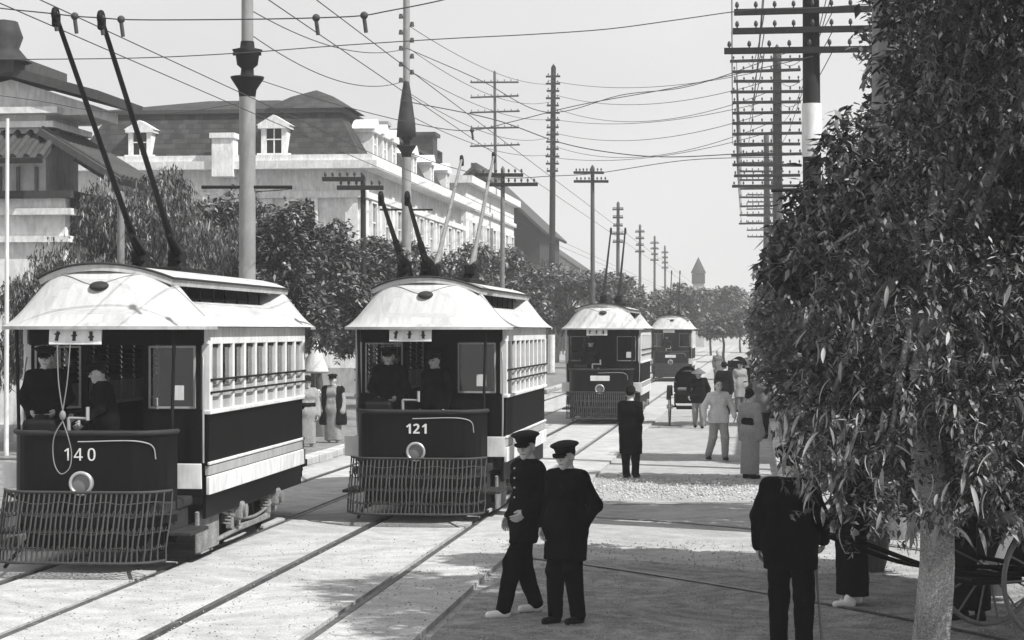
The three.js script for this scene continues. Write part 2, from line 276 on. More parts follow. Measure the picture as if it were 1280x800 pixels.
gableHouse(67, 9.6, 11, 16, 7.4, 3, P.timber, P.tile, 'third dark shop house along the telegraph poles', 1, 'shop_house');
gableHouse(84.5, 9.4, 10, 20, 6.8, 3, P.timber, P.tile, 'fourth dark shop house along the telegraph poles', 1, 'shop_house');
gableHouse(110, 9.2, 12, 30, 7.4, 3, P.plasterGrey, P.tile, 'long grey shop house past the dark ones', 1, 'shop_house');
{
  const b = thing('spire_tower', 'slender hazy tower with pointed cap at the street end', 'tower', null, at(873, 412, 300).setY(0), 0);
  mk('shaft', [bx(1.5, 9.6, 1.5, 0, 4.8, 0)], P.plasterGrey, b);
  mk('belfry', [bx(1.8, 1.5, 1.8, 0, 10.1, 0)], P.timber, b);
  mk('spire', [new THREE.ConeGeometry(1.15, 2.4, 8).translate(0, 12.1, 0)], P.slate, b);
}
// white-walled tiled house beside the first tram
{
  const b = thing('tiled_house', 'white plastered house with dark tiled eaves beside the tram numbered 140', 'building', null, street(45, -11.0), TURN);
  const W = 14, L = 2.8;
  mk('lower_wall', [bx(W, 5.5, L, -W / 2, 2.75, -L / 2)], P.plaster, b);
  mk('plinth', [bx(W + 0.12, 0.5, L + 0.12, -W / 2, 0.25, -L / 2)], P.plasterGrey, b);
  mk('ledge', [bx(W + 0.4, 0.16, L + 0.4, -W / 2, 5.58, -L / 2)], P.timber, b);
  mk('upper_wall', [bx(W - 0.5, 1.75, L - 0.6, -W / 2 - 0.3, 6.5, -L / 2)], P.plaster, b);
  for (let k = 0; k < 8; k++) mk('lattice_bar', [bx(0.07, 0.55, 0.07, -0.75 - k * 0.42, 5.95, -0.26)], P.polePale, b);
  // pent roof on the end wall, and one along the street
  mk('end_pent_roof', [bx(W + 0.3, 0.14, 1.3, -W / 2 - 0.4, 6.6, 0.2, 0, 0.52)], P.tile, b);
  mk('pent_roof', [bx(2.1, 0.14, L + 0.4, 0.35, 6.42, -L / 2, 0, 0, -0.55)], P.tile, b);
  mk('eave_board', [bx(0.1, 0.2, L + 0.3, 1.15, 5.75, -L / 2)], P.timber, b);
  for (let k = 0; k < 5; k++) mk('rafter_end', [bx(1.0, 0.09, 0.09, 0.55, 6.12, -0.3 - k * 0.6, 0, 0, -0.55)], P.timber, b);
  const tg = boxUV(prep(new THREE.CylinderGeometry(0.075, 0.075, 1.34, 8).rotateX(Math.PI / 2 + 0.52)));
  for (let k = 0; k < 24; k++) { const m = new THREE.Mesh(tg, P.tile); m.name = 'roof_tile'; m.position.set(-0.3 - k * 0.3, 6.69, 0.2); m.castShadow = m.receiveShadow = true; b.add(m); }
  const th = boxUV(prep(new THREE.CylinderGeometry(0.075, 0.075, 2.14, 8).rotateZ(Math.PI / 2 - 0.55)));
  for (let k = 0; k < 10; k++) { const m = new THREE.Mesh(th, P.tile); m.name = 'roof_tile'; m.position.set(0.36, 6.51, -0.1 - k * 0.3); m.castShadow = m.receiveShadow = true; b.add(m); }
  // low gable on top with its ridge-end ornament
  mk('gable', [new THREE.ExtrudeGeometry(new THREE.Shape([[-4.4, 0], [0.5, 0], [0.5, 0.25], [-1.25, 0.8], [-4.4, 0.1]].map(p => new THREE.Vector2(...p))), { depth: L - 0.6, bevelEnabled: false }).translate(-0.1, 7.375, -L + 0.3)], P.plaster, b);
  mk('roof_slope', [bx(2.3, 0.2, L + 0.5, -0.3, 8.05, -L / 2, 0, 0, -0.27)], P.tile, b); mk('roof_slope', [bx(3.6, 0.2, L + 0.5, -3.1, 7.93, -L / 2, 0, 0, 0.27)], P.tile, b);
  mk('ridge', [bx(0.6, 0.4, L + 0.7, -1.35, 8.45, -L / 2)], P.tile, b);
  mk('ridge_ornament', [lathe([[0.01, 0.95], [0.3, 0.9], [0.42, 0.55], [0.33, 0.3], [0.5, 0.1], [0.62, 0]], 10).translate(-1.35, 8.5, 0.15)], P.ironDusty, b);
  for (const [y, o] of [[4.6, 0.12], [5.2, 0.2], [7.15, 0.25], [7.45, 0.4]]) mk('cornice', [bx(W - (y > 6 ? 0.5 : 0) + 2 * o, 0.14, L - (y > 6 ? 0.6 : 0) + 2 * o, -W / 2 - (y > 6 ? 0.3 : 0), y, -L / 2)], P.plaster, b);
  mk('door', [bx(1.6, 2.2, 0.08, -4, 1.6, 0.06)], P.timber, b);
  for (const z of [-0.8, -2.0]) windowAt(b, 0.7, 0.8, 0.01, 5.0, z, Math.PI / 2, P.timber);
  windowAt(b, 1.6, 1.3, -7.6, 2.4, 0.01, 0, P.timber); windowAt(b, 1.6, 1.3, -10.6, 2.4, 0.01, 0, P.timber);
}
// ---------------------------------------------------------------- tramcars
// own frame: origin on the ground under the front dash, front looks along +z
const CAR = { bulk: -1.2, rear: -6.4, end: -7.6, half: 1.0 };
const dashPlan = (inset) => Array.from({ length: 25 }, (_, i) => { const a = -1 + i / 12; const w = 0.87 - inset; return new THREE.Vector2(w * Math.sign(a) * Math.pow(Math.abs(a), 0.75), -0.5 * Math.pow(Math.abs(a), 6) - inset); });
function dashSheet(y0, y1, inset0, thick) {
  const o = dashPlan(inset0), i = dashPlan(inset0 + thick).reverse();
  const s = new THREE.Shape([...o, ...i].map(p => new THREE.Vector2(p.x, -p.y)));
  return new THREE.ExtrudeGeometry(s, { depth: y1 - y0, bevelEnabled: false, curveSegments: 1 }).rotateX(-Math.PI / 2).translate(0, y0, 0);
}
// the lower roof with its two hoods, as heights above the plan of the eaves
const roofRho = (x, z) => { const e = z > CAR.bulk ? (z - CAR.bulk) / 1.27 : z < CAR.rear ? (CAR.rear - z) / 1.27 : 0; return Math.pow(Math.pow(Math.abs(x) / 1.13, 2.8) + Math.pow(e, 2.8), 1 / 2.8); };
function roofY(x, z) {
  const r = Math.min(1, roofRho(x, z)), hood = Math.max(sstep(-1.75, -1.05, z), sstep(-5.85, -6.55, z));
  const A = lerp(0.30, 0.60, hood), t = Math.min(1, Math.max(0, (1 - r) / 0.52));
  const g = 0.42 * t + 0.58 * (t * t * (3 - 2 * t));
  return 2.585 + A * g;
}
function roofShell() {
  // rays run out from the spine to the eaves; each station sits on the superellipse
  const N = 96, K = 22, zc = (z) => z;
  const pts = [];
  for (let i = 0; i < N; i++) {
    const a = i / N * 2 * Math.PI, c = Math.cos(a), s = Math.sin(a), k = Math.pow(Math.pow(Math.abs(c), 2.8) + Math.pow(Math.abs(s), 2.8), -1 / 2.8);
    pts.push([c * k * 1.13, s * k * 1.27]);
  }
  // straight sides between the two ends get extra stations
  const L = CAR.bulk - CAR.rear, loop = [];
  for (let i = 0; i < N; i++) { const [x, e] = pts[i]; loop.push([x, e >= 0 ? CAR.bulk + e : CAR.rear + e, e >= 0 ? 1 : -1]); }
  const full = [];
  for (let i = 0; i < N; i++) { full.push(loop[i]); const n = loop[(i + 1) % N]; if (n[2] !== loop[i][2]) for (let j = 1; j < 14; j++) full.push([lerp(loop[i][0], n[0], j / 14), lerp(loop[i][1], n[1], j / 14), 0]); }
  const n = full.length;
  return sheet(n, K, (u, v) => {
    const [x, z] = full[Math.round(u * n) % n]; const zi = Math.min(CAR.bulk, Math.max(CAR.rear, z)); const t = v;
    const X = x * t, Z = zi + (z - zi) * t; return V(X, roofY(X, Z), Z);
  });
}
function eaveEdge(drop) { // a thin valance that closes the rim
  const N = 160; return sheet(N, 1, (u, v) => { const a = u * 2 * Math.PI, c = Math.cos(a), s = Math.sin(a), k = Math.pow(Math.pow(Math.abs(c), 2.8) + Math.pow(Math.abs(s), 2.8), -1 / 2.8); const e = s * k * 1.27; return V(c * k * 1.13, 2.586 - drop * v, e >= 0 ? CAR.bulk + e : CAR.rear + e); });
}
function deckRoof() {
  // the raised clerestory deck: an arched slab with rounded ends
  const prof = (x) => 3.10 + 0.15 * (1 - Math.pow(Math.abs(x) / 0.74, 2.2));
  const zf = -0.50, zr = -7.10;
  const N = 30, K = 30, top = sheet(N, K, (u, v) => { const s = (u - 0.5) * 2, z0 = zf - 0.28 * s * s, z1 = zr + 0.28 * s * s; const x = s * 0.74; return V(x, prof(x), lerp(z0, z1, v)); });
  const low = sheet(N, K, (u, v) => { const s = (u - 0.5) * 2, z0 = zf - 0.28 * s * s, z1 = zr + 0.28 * s * s; const x = s * 0.72; return V(x, prof(x) - 0.075, lerp(z0, z1, v)); });
  const front = (e) => sheet(N, 1, (u, v) => { const s = (u - 0.5) * 2, x = s * lerp(0.74, 0.72, v); return V(x, prof(x) - 0.075 * v, e ? zf - 0.28 * s * s : zr + 0.28 * s * s); });
  const side = (g) => sheet(K, 1, (u, v) => V(g * lerp(0.74, 0.72, v), prof(0.74) - 0.075 * v, lerp(zf - 0.28, zr + 0.28, u)));
  const edge = []; for (let i = 0; i <= 24; i++) { const s = -1 + i / 12, x = s * 0.745; edge.push(V(x, prof(s * 0.74) + 0.004, zf - 0.28 * s * s + 0.006)); }
  return { slab: [top, low, front(1), front(0), side(1), side(-1)], edge: [tube(edge, 0.014, 60, 5), rod(V(0.745, 3.103, zf - 0.28), V(0.745, 3.103, zr + 0.28), 0.014, 0.014, 5), rod(V(-0.745, 3.103, zf - 0.28), V(-0.745, 3.103, zr + 0.28), 0.014, 0.014, 5)] };
}
const seamArch = () => { const p = []; for (let i = 0; i <= 40; i++) { const s = -1 + i / 20, x = s * 0.98, z = lerp(-0.38, -1.22, Math.pow(Math.abs(s), 1.6)); p.push(V(x, roofY(x, z) + 0.004, z)); } return tube(p, 0.008, 70, 4); };
const wheelGeo = () => lathe([[0.05, -0.07], [0.09, -0.07], [0.1, -0.03], [0.3, -0.02], [0.33, -0.05], [0.38, -0.05], [0.38, 0.04], [0.405, 0.045], [0.405, 0.07], [0.33, 0.07], [0.3, 0.02], [0.1, 0.03], [0.05, 0.06]], 28).rotateZ(Math.PI / 2);
const G = { shell: roofShell(), eave: eaveEdge(0.035), deck: deckRoof(), seam: seamArch(), wheel: wheelGeo() };

function makeTram(o) {
  const t = thing('tramcar', o.label, 'tram', 'trams in the street', o.pos, o.turn);
  const fine = o.lod > 0, B = CAR, zm = (B.bulk + B.rear) / 2, LS = B.bulk - B.rear;
  // floor, underframe
  mk('floor', [rb(1.72, 0.1, 1.2, 0, 0.69, -0.68), rb(1.72, 0.1, 1.2, 0, 0.69, -6.92), bx(1.94, 0.1, LS - 0.02, 0, 0.69, zm)], P.ironDusty, t);
  mk('underframe', [bx(0.12, 0.24, 6.6, 0.72, 0.53, zm), bx(0.12, 0.24, 6.6, -0.72, 0.53, zm), bx(1.3, 0.2, 0.1, 0, 0.5, -0.6), bx(1.5, 0.18, 0.1, 0, 0.52, B.bulk), bx(1.5, 0.18, 0.1, 0, 0.52, B.rear), bx(0.9, 0.3, 0.7, 0, 0.45, -3.2), bx(0.8, 0.25, 0.8, 0, 0.45, -4.8)], P.iron, t);
  // sides
  const nW = 9, pitch = LS / nW;
  for (const s of [1, -1]) {
    mk('side_panel', [rb(0.05, 0.66, LS - 0.1, s * 1.0, 1.29, zm, 0.008)], P.panelDark, t);
    mk('moulding', [rb(0.03, 0.035, LS + 0.04, s * 1.035, 1.085, zm, 0.01)], P.paintWhite, t);
    mk('rocker_panel', [rb(0.05, 0.105, LS, s * 1.012, 1.006, zm, 0.01)], P.paintGrey, t);
    mk('lower_band', [rb(0.045, 0.2, LS + 0.06, s * 1.03, 0.845, zm, 0.01)], P.paintWhite, t);
    mk('skirt', [rb(0.04, 0.26, LS, s * 0.98, 0.61, zm, 0.01)], P.paintDark, t);
    mk('letterboard', [rb(0.05, 0.19, LS + 0.1, s * 1.015, 2.485, zm, 0.008)], P.paintWhite, t);
    mk('sill', [rb(0.09, 0.045, LS + 0.06, s * 1.02, 1.645, zm, 0.01)], P.paintWhite, t);
    for (let i = 0; i <= nW; i++) { const corner = i === 0 || i === nW; mk('window_post', [rb(corner ? 0.1 : 0.06, 0.74, corner ? 0.115 : 0.085, s * (corner ? 1.0 : 1.01), 2.03, B.bulk - i * pitch + (i === 0 ? -0.05 : i === nW ? 0.05 : 0), 0.012)], P.paintWhite, t); }
    if (fine) {
      for (let i = 0; i < nW; i++) { const z = B.bulk - (i + 0.5) * pitch;
        const sash = mk('sash', [rb(0.03, 0.27, pitch - 0.1, s * 0.985, 1.80, z, 0.006)], P.paintGrey, t);
        if (s > 0) mk('pane', [bx(0.005, 0.46, pitch - 0.1, s * 0.99, 2.165, z)], P.glass, sash);
        else mk('added_shutter', [0, 1, 2, 3, 4, 5, 6].map(k => bx(0.012, 0.085, pitch - 0.1, s * 0.975, 1.96 + k * 0.064, z, 0, 0, 0.5)), P.panelDark, sash);  // unseen far-side slats, added to block daylight and darken the saloon
        mk('upper_rail', [bx(0.03, 0.05, pitch - 0.085, s * 0.985, 2.375, z)], P.panelDark, sash); }
      for (const y of [1.86, 2.0]) mk('guard_rail', [rod(V(s * 1.055, y, B.bulk), V(s * 1.055, y, B.rear), 0.013)], P.iron, t);
    } else mk('window_strip', [bx(0.02, 0.62, LS - 0.1, s * 0.98, 2.05, zm)], P.glass, t);
  }
  // bulkheads with a doorway between two windows
  for (const [z, f] of [[B.bulk + 0.02, 1], [B.rear - 0.02, -1]]) {
    const bh = mk('bulkhead', [bx(0.66, 0.96, 0.05, -0.64, 1.2, z), bx(0.66, 0.96, 0.05, 0.64, 1.2, z), bx(1.94, 0.2, 0.05, 0, 2.48, z), bx(0.08, 0.74, 0.05, -0.35, 2.03, z), bx(0.08, 0.74, 0.05, 0.35, 2.03, z), bx(0.06, 0.74, 0.05, -0.92, 2.03, z), bx(0.06, 0.74, 0.05, 0.92, 2.03, z)], P.panelDark, t);
    if (f < 0) { mk('added_rear_door', [rb(0.62, 1.66, 0.04, 0, 1.57, z, 0.01)], P.panelDark, bh); for (const s of [-1, 1]) mk('added_shutter', [bx(0.5, 0.7, 0.03, s * 0.64, 2.03, z)], P.panelDark, bh); }  // closed rear end added to keep daylight out of the saloon
    else for (const s of [-1, 1]) {
      mk('window_frame', [bx(0.5, 0.022, 0.02, s * 0.64, 1.70, z + f * 0.04), bx(0.5, 0.018, 0.02, s * 0.64, 2.36, z + f * 0.04), bx(0.022, 0.68, 0.02, s * 0.64 - 0.25, 2.03, z + f * 0.041), bx(0.022, 0.68, 0.02, s * 0.64 + 0.25, 2.03, z + f * 0.041)], P.paintGrey, bh);
      mk('pane', [bx(0.52, 0.7, 0.006, s * 0.64, 2.03, z)], P.glass, bh);
    }
    if (f > 0 && fine) mk('notice', [bx(0.13, 0.16, 0.008, 0.70, 1.86, z + 0.02)], P.canvasBoard, bh);
  }
  mk('ceiling', [bx(1.9, 0.03, LS - 0.1, 0, 2.60, zm)], P.shopDark, t);
  mk('bench', [bx(0.42, 0.42, LS - 0.3, 0.75, 0.95, zm), bx(0.42, 0.42, LS - 0.3, -0.75, 0.95, zm)], P.shopDark, t);
  // roof
  const roof = mk('roof', [G.shell.clone()], P.roofWhite, t);
  mk('eave', [G.eave.clone()], P.paintGrey, roof);
  mk('roof_seam', [G.seam.clone()], P.paintGrey, roof);
  const vent = new THREE.SphereGeometry(0.1, 16, 10); vent.scale(1.05, 0.45, 0.9); { const z = -0.36, x = 0.06; vent.rotateX(0.35).translate(x, roofY(x, z) + 0.012, z); }
  mk('ventilator', [vent], P.ironDusty, roof);
  const deck = mk('clerestory', G.deck.slab.map(g => g.clone()), P.roofWhite, t);
  mk('added_deck_lining', [bx(1.1, 0.02, 4.9, 0, 2.90, zm), bx(0.04, 0.17, 4.9, 0, 2.99, zm)], P.timber, deck);  // dark inner partition added so the open slots look black
  mk('deck_edge', G.deck.edge.map(g => g.clone()), P.ironDusty, deck);
  // clerestory lights: a dark recessed band with rounded ends under the deck
  for (const s of [1, -1]) {
    const sh = new THREE.Shape(); const L = 2.42, h = 0.105; sh.moveTo(-L + h, -h); sh.lineTo(L - h, -h); sh.absarc(L - h, 0, h, -Math.PI / 2, Math.PI / 2); sh.lineTo(-L + h, h); sh.absarc(-L + h, 0, h, Math.PI / 2, Math.PI * 1.5);
    const wl = new THREE.Shape([[-2.52, -0.21], [2.52, -0.21], [2.52, 0.21], [-2.52, 0.21]].map(p => new THREE.Vector2(...p))); wl.holes.push(sh);
    mk('clerestory_wall', [new THREE.ExtrudeGeometry(wl, { depth: 0.03, bevelEnabled: false, curveSegments: 10 }).rotateY(Math.PI / 2).translate(s * 0.6 - 0.015, 2.935, zm)], P.roofWhite, deck);
    for (let k = -3; k <= 3; k++) mk('mullion', [bx(0.02, 0.21, 0.03, s * 0.585, 2.935, zm + k * 0.62)], P.panelDark, deck);
  }
  // dashes
  for (const e of [1, -1]) {
    const y0 = 0.52, h = new THREE.Group(); h.name = 'dash'; t.add(h); if (e < 0) { h.position.z = B.end; h.rotation.y = Math.PI; }
    mk('dash_sheet', [dashSheet(y0, 1.46, 0, 0.03)], P.paintDark, h);
    mk('dash_rail', [tube(dashPlan(-0.005).map(p => V(p.x, 1.475, p.y)), 0.028, 50, 8)], P.ironDusty, h);
    mk('dash_band', [dashSheet(0.60, 0.64, -0.008, 0.02)], P.ironDusty, h);
    if (e > 0) {
      const mould = [[-0.05, 1.385], [0.62, 1.385], [0.72, 1.33], [0.74, 1.2]].map(([x, y]) => V(x, y, 0.018 - 0.5 * Math.pow(Math.abs(x) / 0.87, 8)));
      mk('moulding', [tube(mould, 0.007, 30, 5)], P.paintGrey, h);
    }
  }
  const lampY = 0.955;
  const lamp = mk('headlight', [new THREE.TorusGeometry(0.112, 0.018, 10, 32).translate(0, lampY, 0.07), new THREE.CylinderGeometry(0.108, 0.12, 0.09, 28, 1, true).rotateX(Math.PI / 2).translate(0, lampY, 0.03)], P.brass, t);
  mk('lens', [new THREE.SphereGeometry(0.108, 20, 10, 0, Math.PI * 2, 0, 0.6).rotateX(Math.PI / 2).scale(1.7, 1.7, 0.5).translate(0, lampY, 0.01)], P.lens, lamp);
  if (o.number) {
    // space the figures out as on the car
    let x = 0; const fig = []; for (const ch of o.number) { const g = new TextGeometry(ch, { font: o.number === '140' ? thinFont : font, size: 0.128, depth: 0.008, curveSegments: 6 }); g.computeBoundingBox(); const w = g.boundingBox.max.x - g.boundingBox.min.x; g.translate(x - g.boundingBox.min.x, 0, 0); x += w + o.gap; fig.push(g); }
    fig.forEach(g => mk('figure', [g.translate(-(x - o.gap) / 2 + (o.shift || 0), 1.19, 0.004)], P.paintWhite, t));
  } else mk('number_plate', [rb(0.52, 0.14, 0.02, 0, 1.24, 0.01, 0.03)], P.paintWhite, t);
  // destination board hung under the hood
  const bd = mk('destination_board', [rb(0.56, 0.165, 0.025, -0.08, 2.475, 0.0, 0.006, -0.12)], P.canvasBoard, t);
  if (fine) for (const [i, x] of [-0.27, -0.09, 0.09].entries()) mk('board_mark', [bx(0.034, 0.1, 0.004, x, 2.482, 0.0145, 0, -0.12, -0.16 + 0.12 * i), bx(0.06, 0.016, 0.004, x, 2.505 - 0.016 * i, 0.0165, 0, -0.12, 0.1)], P.ironDusty, bd);
  // hood stanchions, brake staff, controller
  for (const s of [-1, 1]) for (const z of [-0.42, -7.18]) mk('stanchion', [rod(V(s * 0.83, 1.46, z), V(s * 0.86, 2.62, z), 0.02)], P.iron, t);
  mk('brake_staff', [rod(V(-0.22, 0.74, -0.22), V(-0.22, 1.62, -0.22), 0.022), rod(V(-0.22, 1.62, -0.22), V(0.0, 1.62, -0.16), 0.016), rod(V(0, 1.6, -0.16), V(0, 1.74, -0.16), 0.02)], P.brass, t);
  mk('controller', [rb(0.36, 0.86, 0.28, -0.56, 1.17, -0.36, 0.05), new THREE.CylinderGeometry(0.07, 0.09, 0.06, 14).translate(-0.56, 1.62, -0.36)], P.iron, t);
  // white apron by the step, steps and grab rail
  for (const s of [1, -1]) {
    mk('apron', [rb(0.31, 0.27, 0.025, s * 0.935, 0.985, -0.66, 0.006, 0.06)], P.paintWhite, t);
    mk('step', [rb(0.26, 0.04, 0.75, s * 0.93, 0.4, -0.72, 0.01), bx(0.03, 0.3, 0.7, s * 0.82, 0.55, -0.72)], P.ironDusty, t);
    mk('grab_rail', [tube([V(s * 0.99, 1.1, B.bulk + 0.08), V(s * 1.0, 1.3, B.bulk + 0.12), V(s * 1.0, 2.1, B.bulk + 0.12), V(s * 0.99, 2.25, B.bulk + 0.08)], 0.014, 16, 6)], P.brass, t);
  }
  // life guard: a bowed grid of bars ahead of the dash
  const zAt = (y) => 0.42 - 0.26 * (y - 0.17) / 0.7, nb = 34, fw = 0.9;
  const xz = (x, y) => V(x, y, zAt(y) - 0.35 * Math.pow(Math.abs(x) / fw, 7));
  const guard = new THREE.Group(); guard.name = 'life_guard'; t.add(guard);
  const bars = [];
  for (let i = 0; i < nb; i++) { const x = (i / (nb - 1) - 0.5) * 2 * fw, w = between(-0.012, 0.012); bars.push(tube([xz(x, 0.17), xz(x + w, 0.3).add(V(0, 0, 0.015)), xz(x - w, 0.58).add(V(0, 0, 0.02)), xz(x, 0.87)], 0.011, 6, 5)); }
  const cross = [0.17, 0.31, 0.46, 0.63, 0.76, 0.87].map((y, k) => tube(Array.from({ length: 13 }, (_, i) => { const x = (i / 6 - 1) * fw; return xz(x, y + (k && k < 5 ? 0.014 * Math.sin(i * 2.1 + k) : 0)).add(V(0, 0, 0.008)); }), k === 0 || k === 5 ? 0.017 : 0.007, 26, 5));
  if (fine) { bars.forEach(b => mk('bar', [b], P.netIron, guard)); cross.forEach(b => mk('cross_bar', [b], P.netIron, guard));
    const knots = []; for (let i = 0; i < nb - 1; i++) for (const y of [0.28, 0.46, 0.63]) { const p = xz(((i + 0.5) / (nb - 1) - 0.5) * 2 * fw, y); knots.push(tube([p.clone().add(V(-0.026, 0.06, 0.01)), p.clone().add(V(0, 0, 0.016)), p.clone().add(V(0.026, 0.06, 0.01))], 0.006, 5, 4)); }
    const k = mk('netting', knots, P.netIron, guard); k.userData.kind = 'stuff'; }
  else mk('bar_grid', [bars, cross], P.netIron, guard);
  mk('guard_frame', [rod(V(0.7, 0.72, -0.3), xz(0.75, 0.84), 0.02), rod(V(-0.7, 0.72, -0.3), xz(-0.75, 0.84), 0.02), rod(V(0.62, 0.5, -0.6), xz(0.7, 0.12), 0.02), rod(V(-0.62, 0.5, -0.6), xz(-0.7, 0.12), 0.02)], P.iron, guard);
  mk('added_shade_plate', [rb(1.5, 0.42, 0.03, 0, 0.42, -0.42, 0.01, 0.15), rb(1.3, 0.3, 0.03, 0, 0.36, -1.3, 0.01)], P.paintDark, t);  // dark plates added to stand in for the shadow behind the life guard
  // truck
  const truck = new THREE.Group(); truck.name = 'truck'; t.add(truck);
  const zw = [-2.9, -4.9];
  for (const z of zw) for (const s of [1, -1]) { const w = mk('wheel', [s > 0 ? G.wheel.clone().scale(-1, 1, 1).translate(0.686, 0.427, z) : G.wheel.clone().translate(-0.686, 0.427, z)], P.steel, truck); }
  mk('axle', zw.map(z => rod(V(-0.9, 0.427, z), V(0.9, 0.427, z), 0.05, 0.05, 12)), P.iron, truck);
  for (const s of [1, -1]) {
    mk('side_frame', [rb(0.07, 0.1, 3.5, s * 0.9, 0.56, zm, 0.02), rb(0.06, 0.08, 2.0, s * 0.9, 0.2, zm, 0.02), ...zw.map(z => rb(0.08, 0.34, 0.12, s * 0.9, 0.4, z - 0.17)), ...zw.map(z => rb(0.08, 0.34, 0.12, s * 0.9, 0.4, z + 0.17))], P.casting, truck);
    for (const z of zw) { mk('axle_box', [rb(0.16, 0.22, 0.2, s * 0.95, 0.427, z, 0.04), new THREE.CylinderGeometry(0.07, 0.08, 0.05, 14).rotateZ(Math.PI / 2).translate(s * 1.04, 0.427, z)], P.casting, truck);
      const coil = []; for (const dz of [-0.36, 0.36]) { const p = []; for (let i = 0; i <= 40; i++) p.push(V(s * 0.9 + 0.05 * Math.cos(i * 0.9), 0.3 + i * 0.0058, z + dz + 0.05 * Math.sin(i * 0.9))); coil.push(tube(p, 0.013, 90, 5)); } mk('spring', coil, P.casting, truck); }
    // side guard board ahead of the wheels
    mk('guard_board', [rb(0.05, 0.46, 0.95, s * 0.9, 0.33, -1.65, 0.02), rod(V(s * 0.9, 0.16, -2.0), V(s * 0.92, 0.2, -3.2), 0.03)], P.casting, truck);
    mk('truss_rod', [tube([V(s * 0.93, 0.62, -1.5), V(s * 0.93, 0.3, -3.3), V(s * 0.93, 0.3, -4.4), V(s * 0.93, 0.62, -6.1)], 0.02, 30, 6)], P.casting, truck);
  }
  // trolley gear
  t.updateMatrixWorld(true);
  mk('trolley_board', [rb(1.0, 0.05, 1.7, o.baseX || 0, 3.27, o.baseZ ?? -3.9, 0.01)], P.iron, t);
  for (const [b, tip, mat] of o.poles || []) {
    const lt = t.worldToLocal(tip.clone()), lb = V(b[0], 3.42, b[1]), dir = lt.clone().sub(lb).normalize();
    const tr = mk('trolley_base', [new THREE.CylinderGeometry(0.1, 0.14, 0.14, 12).translate(lb.x, 3.35, lb.z), rb(0.16, 0.16, 0.34, lb.x, 3.45, lb.z, 0.03), rod(lb.clone().add(V(0.05, 0.08, 0.1)), lb.clone().addScaledVector(dir, 0.9).add(V(0.04, -0.12, 0)), 0.05, 0.03, 8)], P.iron, t);
    const pl = mk('trolley_pole', [rod(lb, lb.clone().addScaledVector(dir, 1.0), 0.055, 0.045, 10), rod(lb.clone().addScaledVector(dir, 0.9), lt, 0.036, 0.024, 10)], mat || P.iron, t);
    mk('trolley_wheel', [new THREE.TorusGeometry(0.05, 0.03, 8, 16).rotateY(Math.PI / 2).translate(lt.x, lt.y, lt.z), rb(0.07, 0.14, 0.1, lt.x, lt.y - 0.05, lt.z - 0.02, 0.02)], P.iron, pl);
  }
  if (o.rope) {
    const z = 0.035, rp = mk('bell_rope', [tube([V(-0.27, 2.4, 0.02), V(-0.25, 2.0, 0.03), V(-0.21, 1.75, 0.04), V(-0.2, 1.7, 0.04), V(-0.2, 1.6, 0.05)], 0.007, 24, 5), tube([V(-0.13, 2.4, 0.02), V(-0.16, 2.0, 0.03), V(-0.2, 1.72, 0.04)], 0.007, 18, 5),
      tube([V(-0.2, 1.6, 0.05), V(-0.28, 1.46, 0.06), V(-0.31, 1.3, z), V(-0.28, 1.12, z), V(-0.22, 1.05, z), V(-0.14, 1.1, z), V(-0.11, 1.25, z), V(-0.14, 1.44, 0.06), V(-0.2, 1.6, 0.05)], 0.007, 44, 5)], P.rope, t);
    mk('knot', [new THREE.SphereGeometry(0.035, 10, 8).scale(1, 1.5, 1).translate(-0.2, 1.66, 0.05)], P.rope, rp);
  }
  return t;
}
const tramA = makeTram({ label: 'tramcar numbered 140 with two tall trolley poles and crew on its platform', pos: street(21.2, -2.75, 0.05), turn: -0.098, number: '140', gap: 0.055, shift: -0.03, lod: 2, rope: true, baseX: -0.27,
  poles: [[[-0.50, -3.9], at(69, 18, 20.2)], [[-0.04, -3.9], at(126, 22, 20.2)]] });
const tramB = makeTram({ label: 'tramcar numbered 121 with four trolley poles following the one numbered 140', pos: street(26.7, -0.2, 0.05), turn: TURN, number: '121', gap: 0.03, lod: 2, baseZ: -3.7, baseX: -0.2,
  poles: [[[-0.54, -2.2], at(476, 246, 26.6)], [[-0.24, -2.4], at(509, 246, 26.6)], [[-0.42, -4.2], at(577, 199, 37), P.polePale], [[0.13, -4.2], at(617, 195, 37), P.polePale]] });
const tramC = makeTram({ label: 'dusty tramcar with white oval number plate behind the car numbered 121', pos: street(54.8, 0.05, 0.05), turn: TURN, lod: 1, poles: [[[-0.2, -3.9], street(62.5, -0.2, 5.65)], [[0.24, -3.9], street(62.5, 0.24, 5.65)]] });
const tramD = makeTram({ label: 'small far tramcar, last of the line of trams', pos: street(100, 0.05, 0.05), turn: TURN, lod: 0, poles: [[[-0.2, -3.9], street(107.5, -0.2, 5.65)], [[0.24, -3.9], street(107.5, 0.24, 5.65)]] });
// ---------------------------------------------------------------- poles and wires
const WIRES = 'overhead wires across the street';
function wire(a, b, sag, r, label, group = WIRES, extra) {
  const n = 14, pts = []; for (let i = 0; i <= n; i++) { const t = i / n, p = a.clone().lerp(b, t); p.y -= sag * 4 * t * (1 - t); pts.push(p); }
  return tag(mk('overhead_wire', [tube(pts, r, 22, 4), ...(extra || [])], P.wire), label, 'wire', group);
}
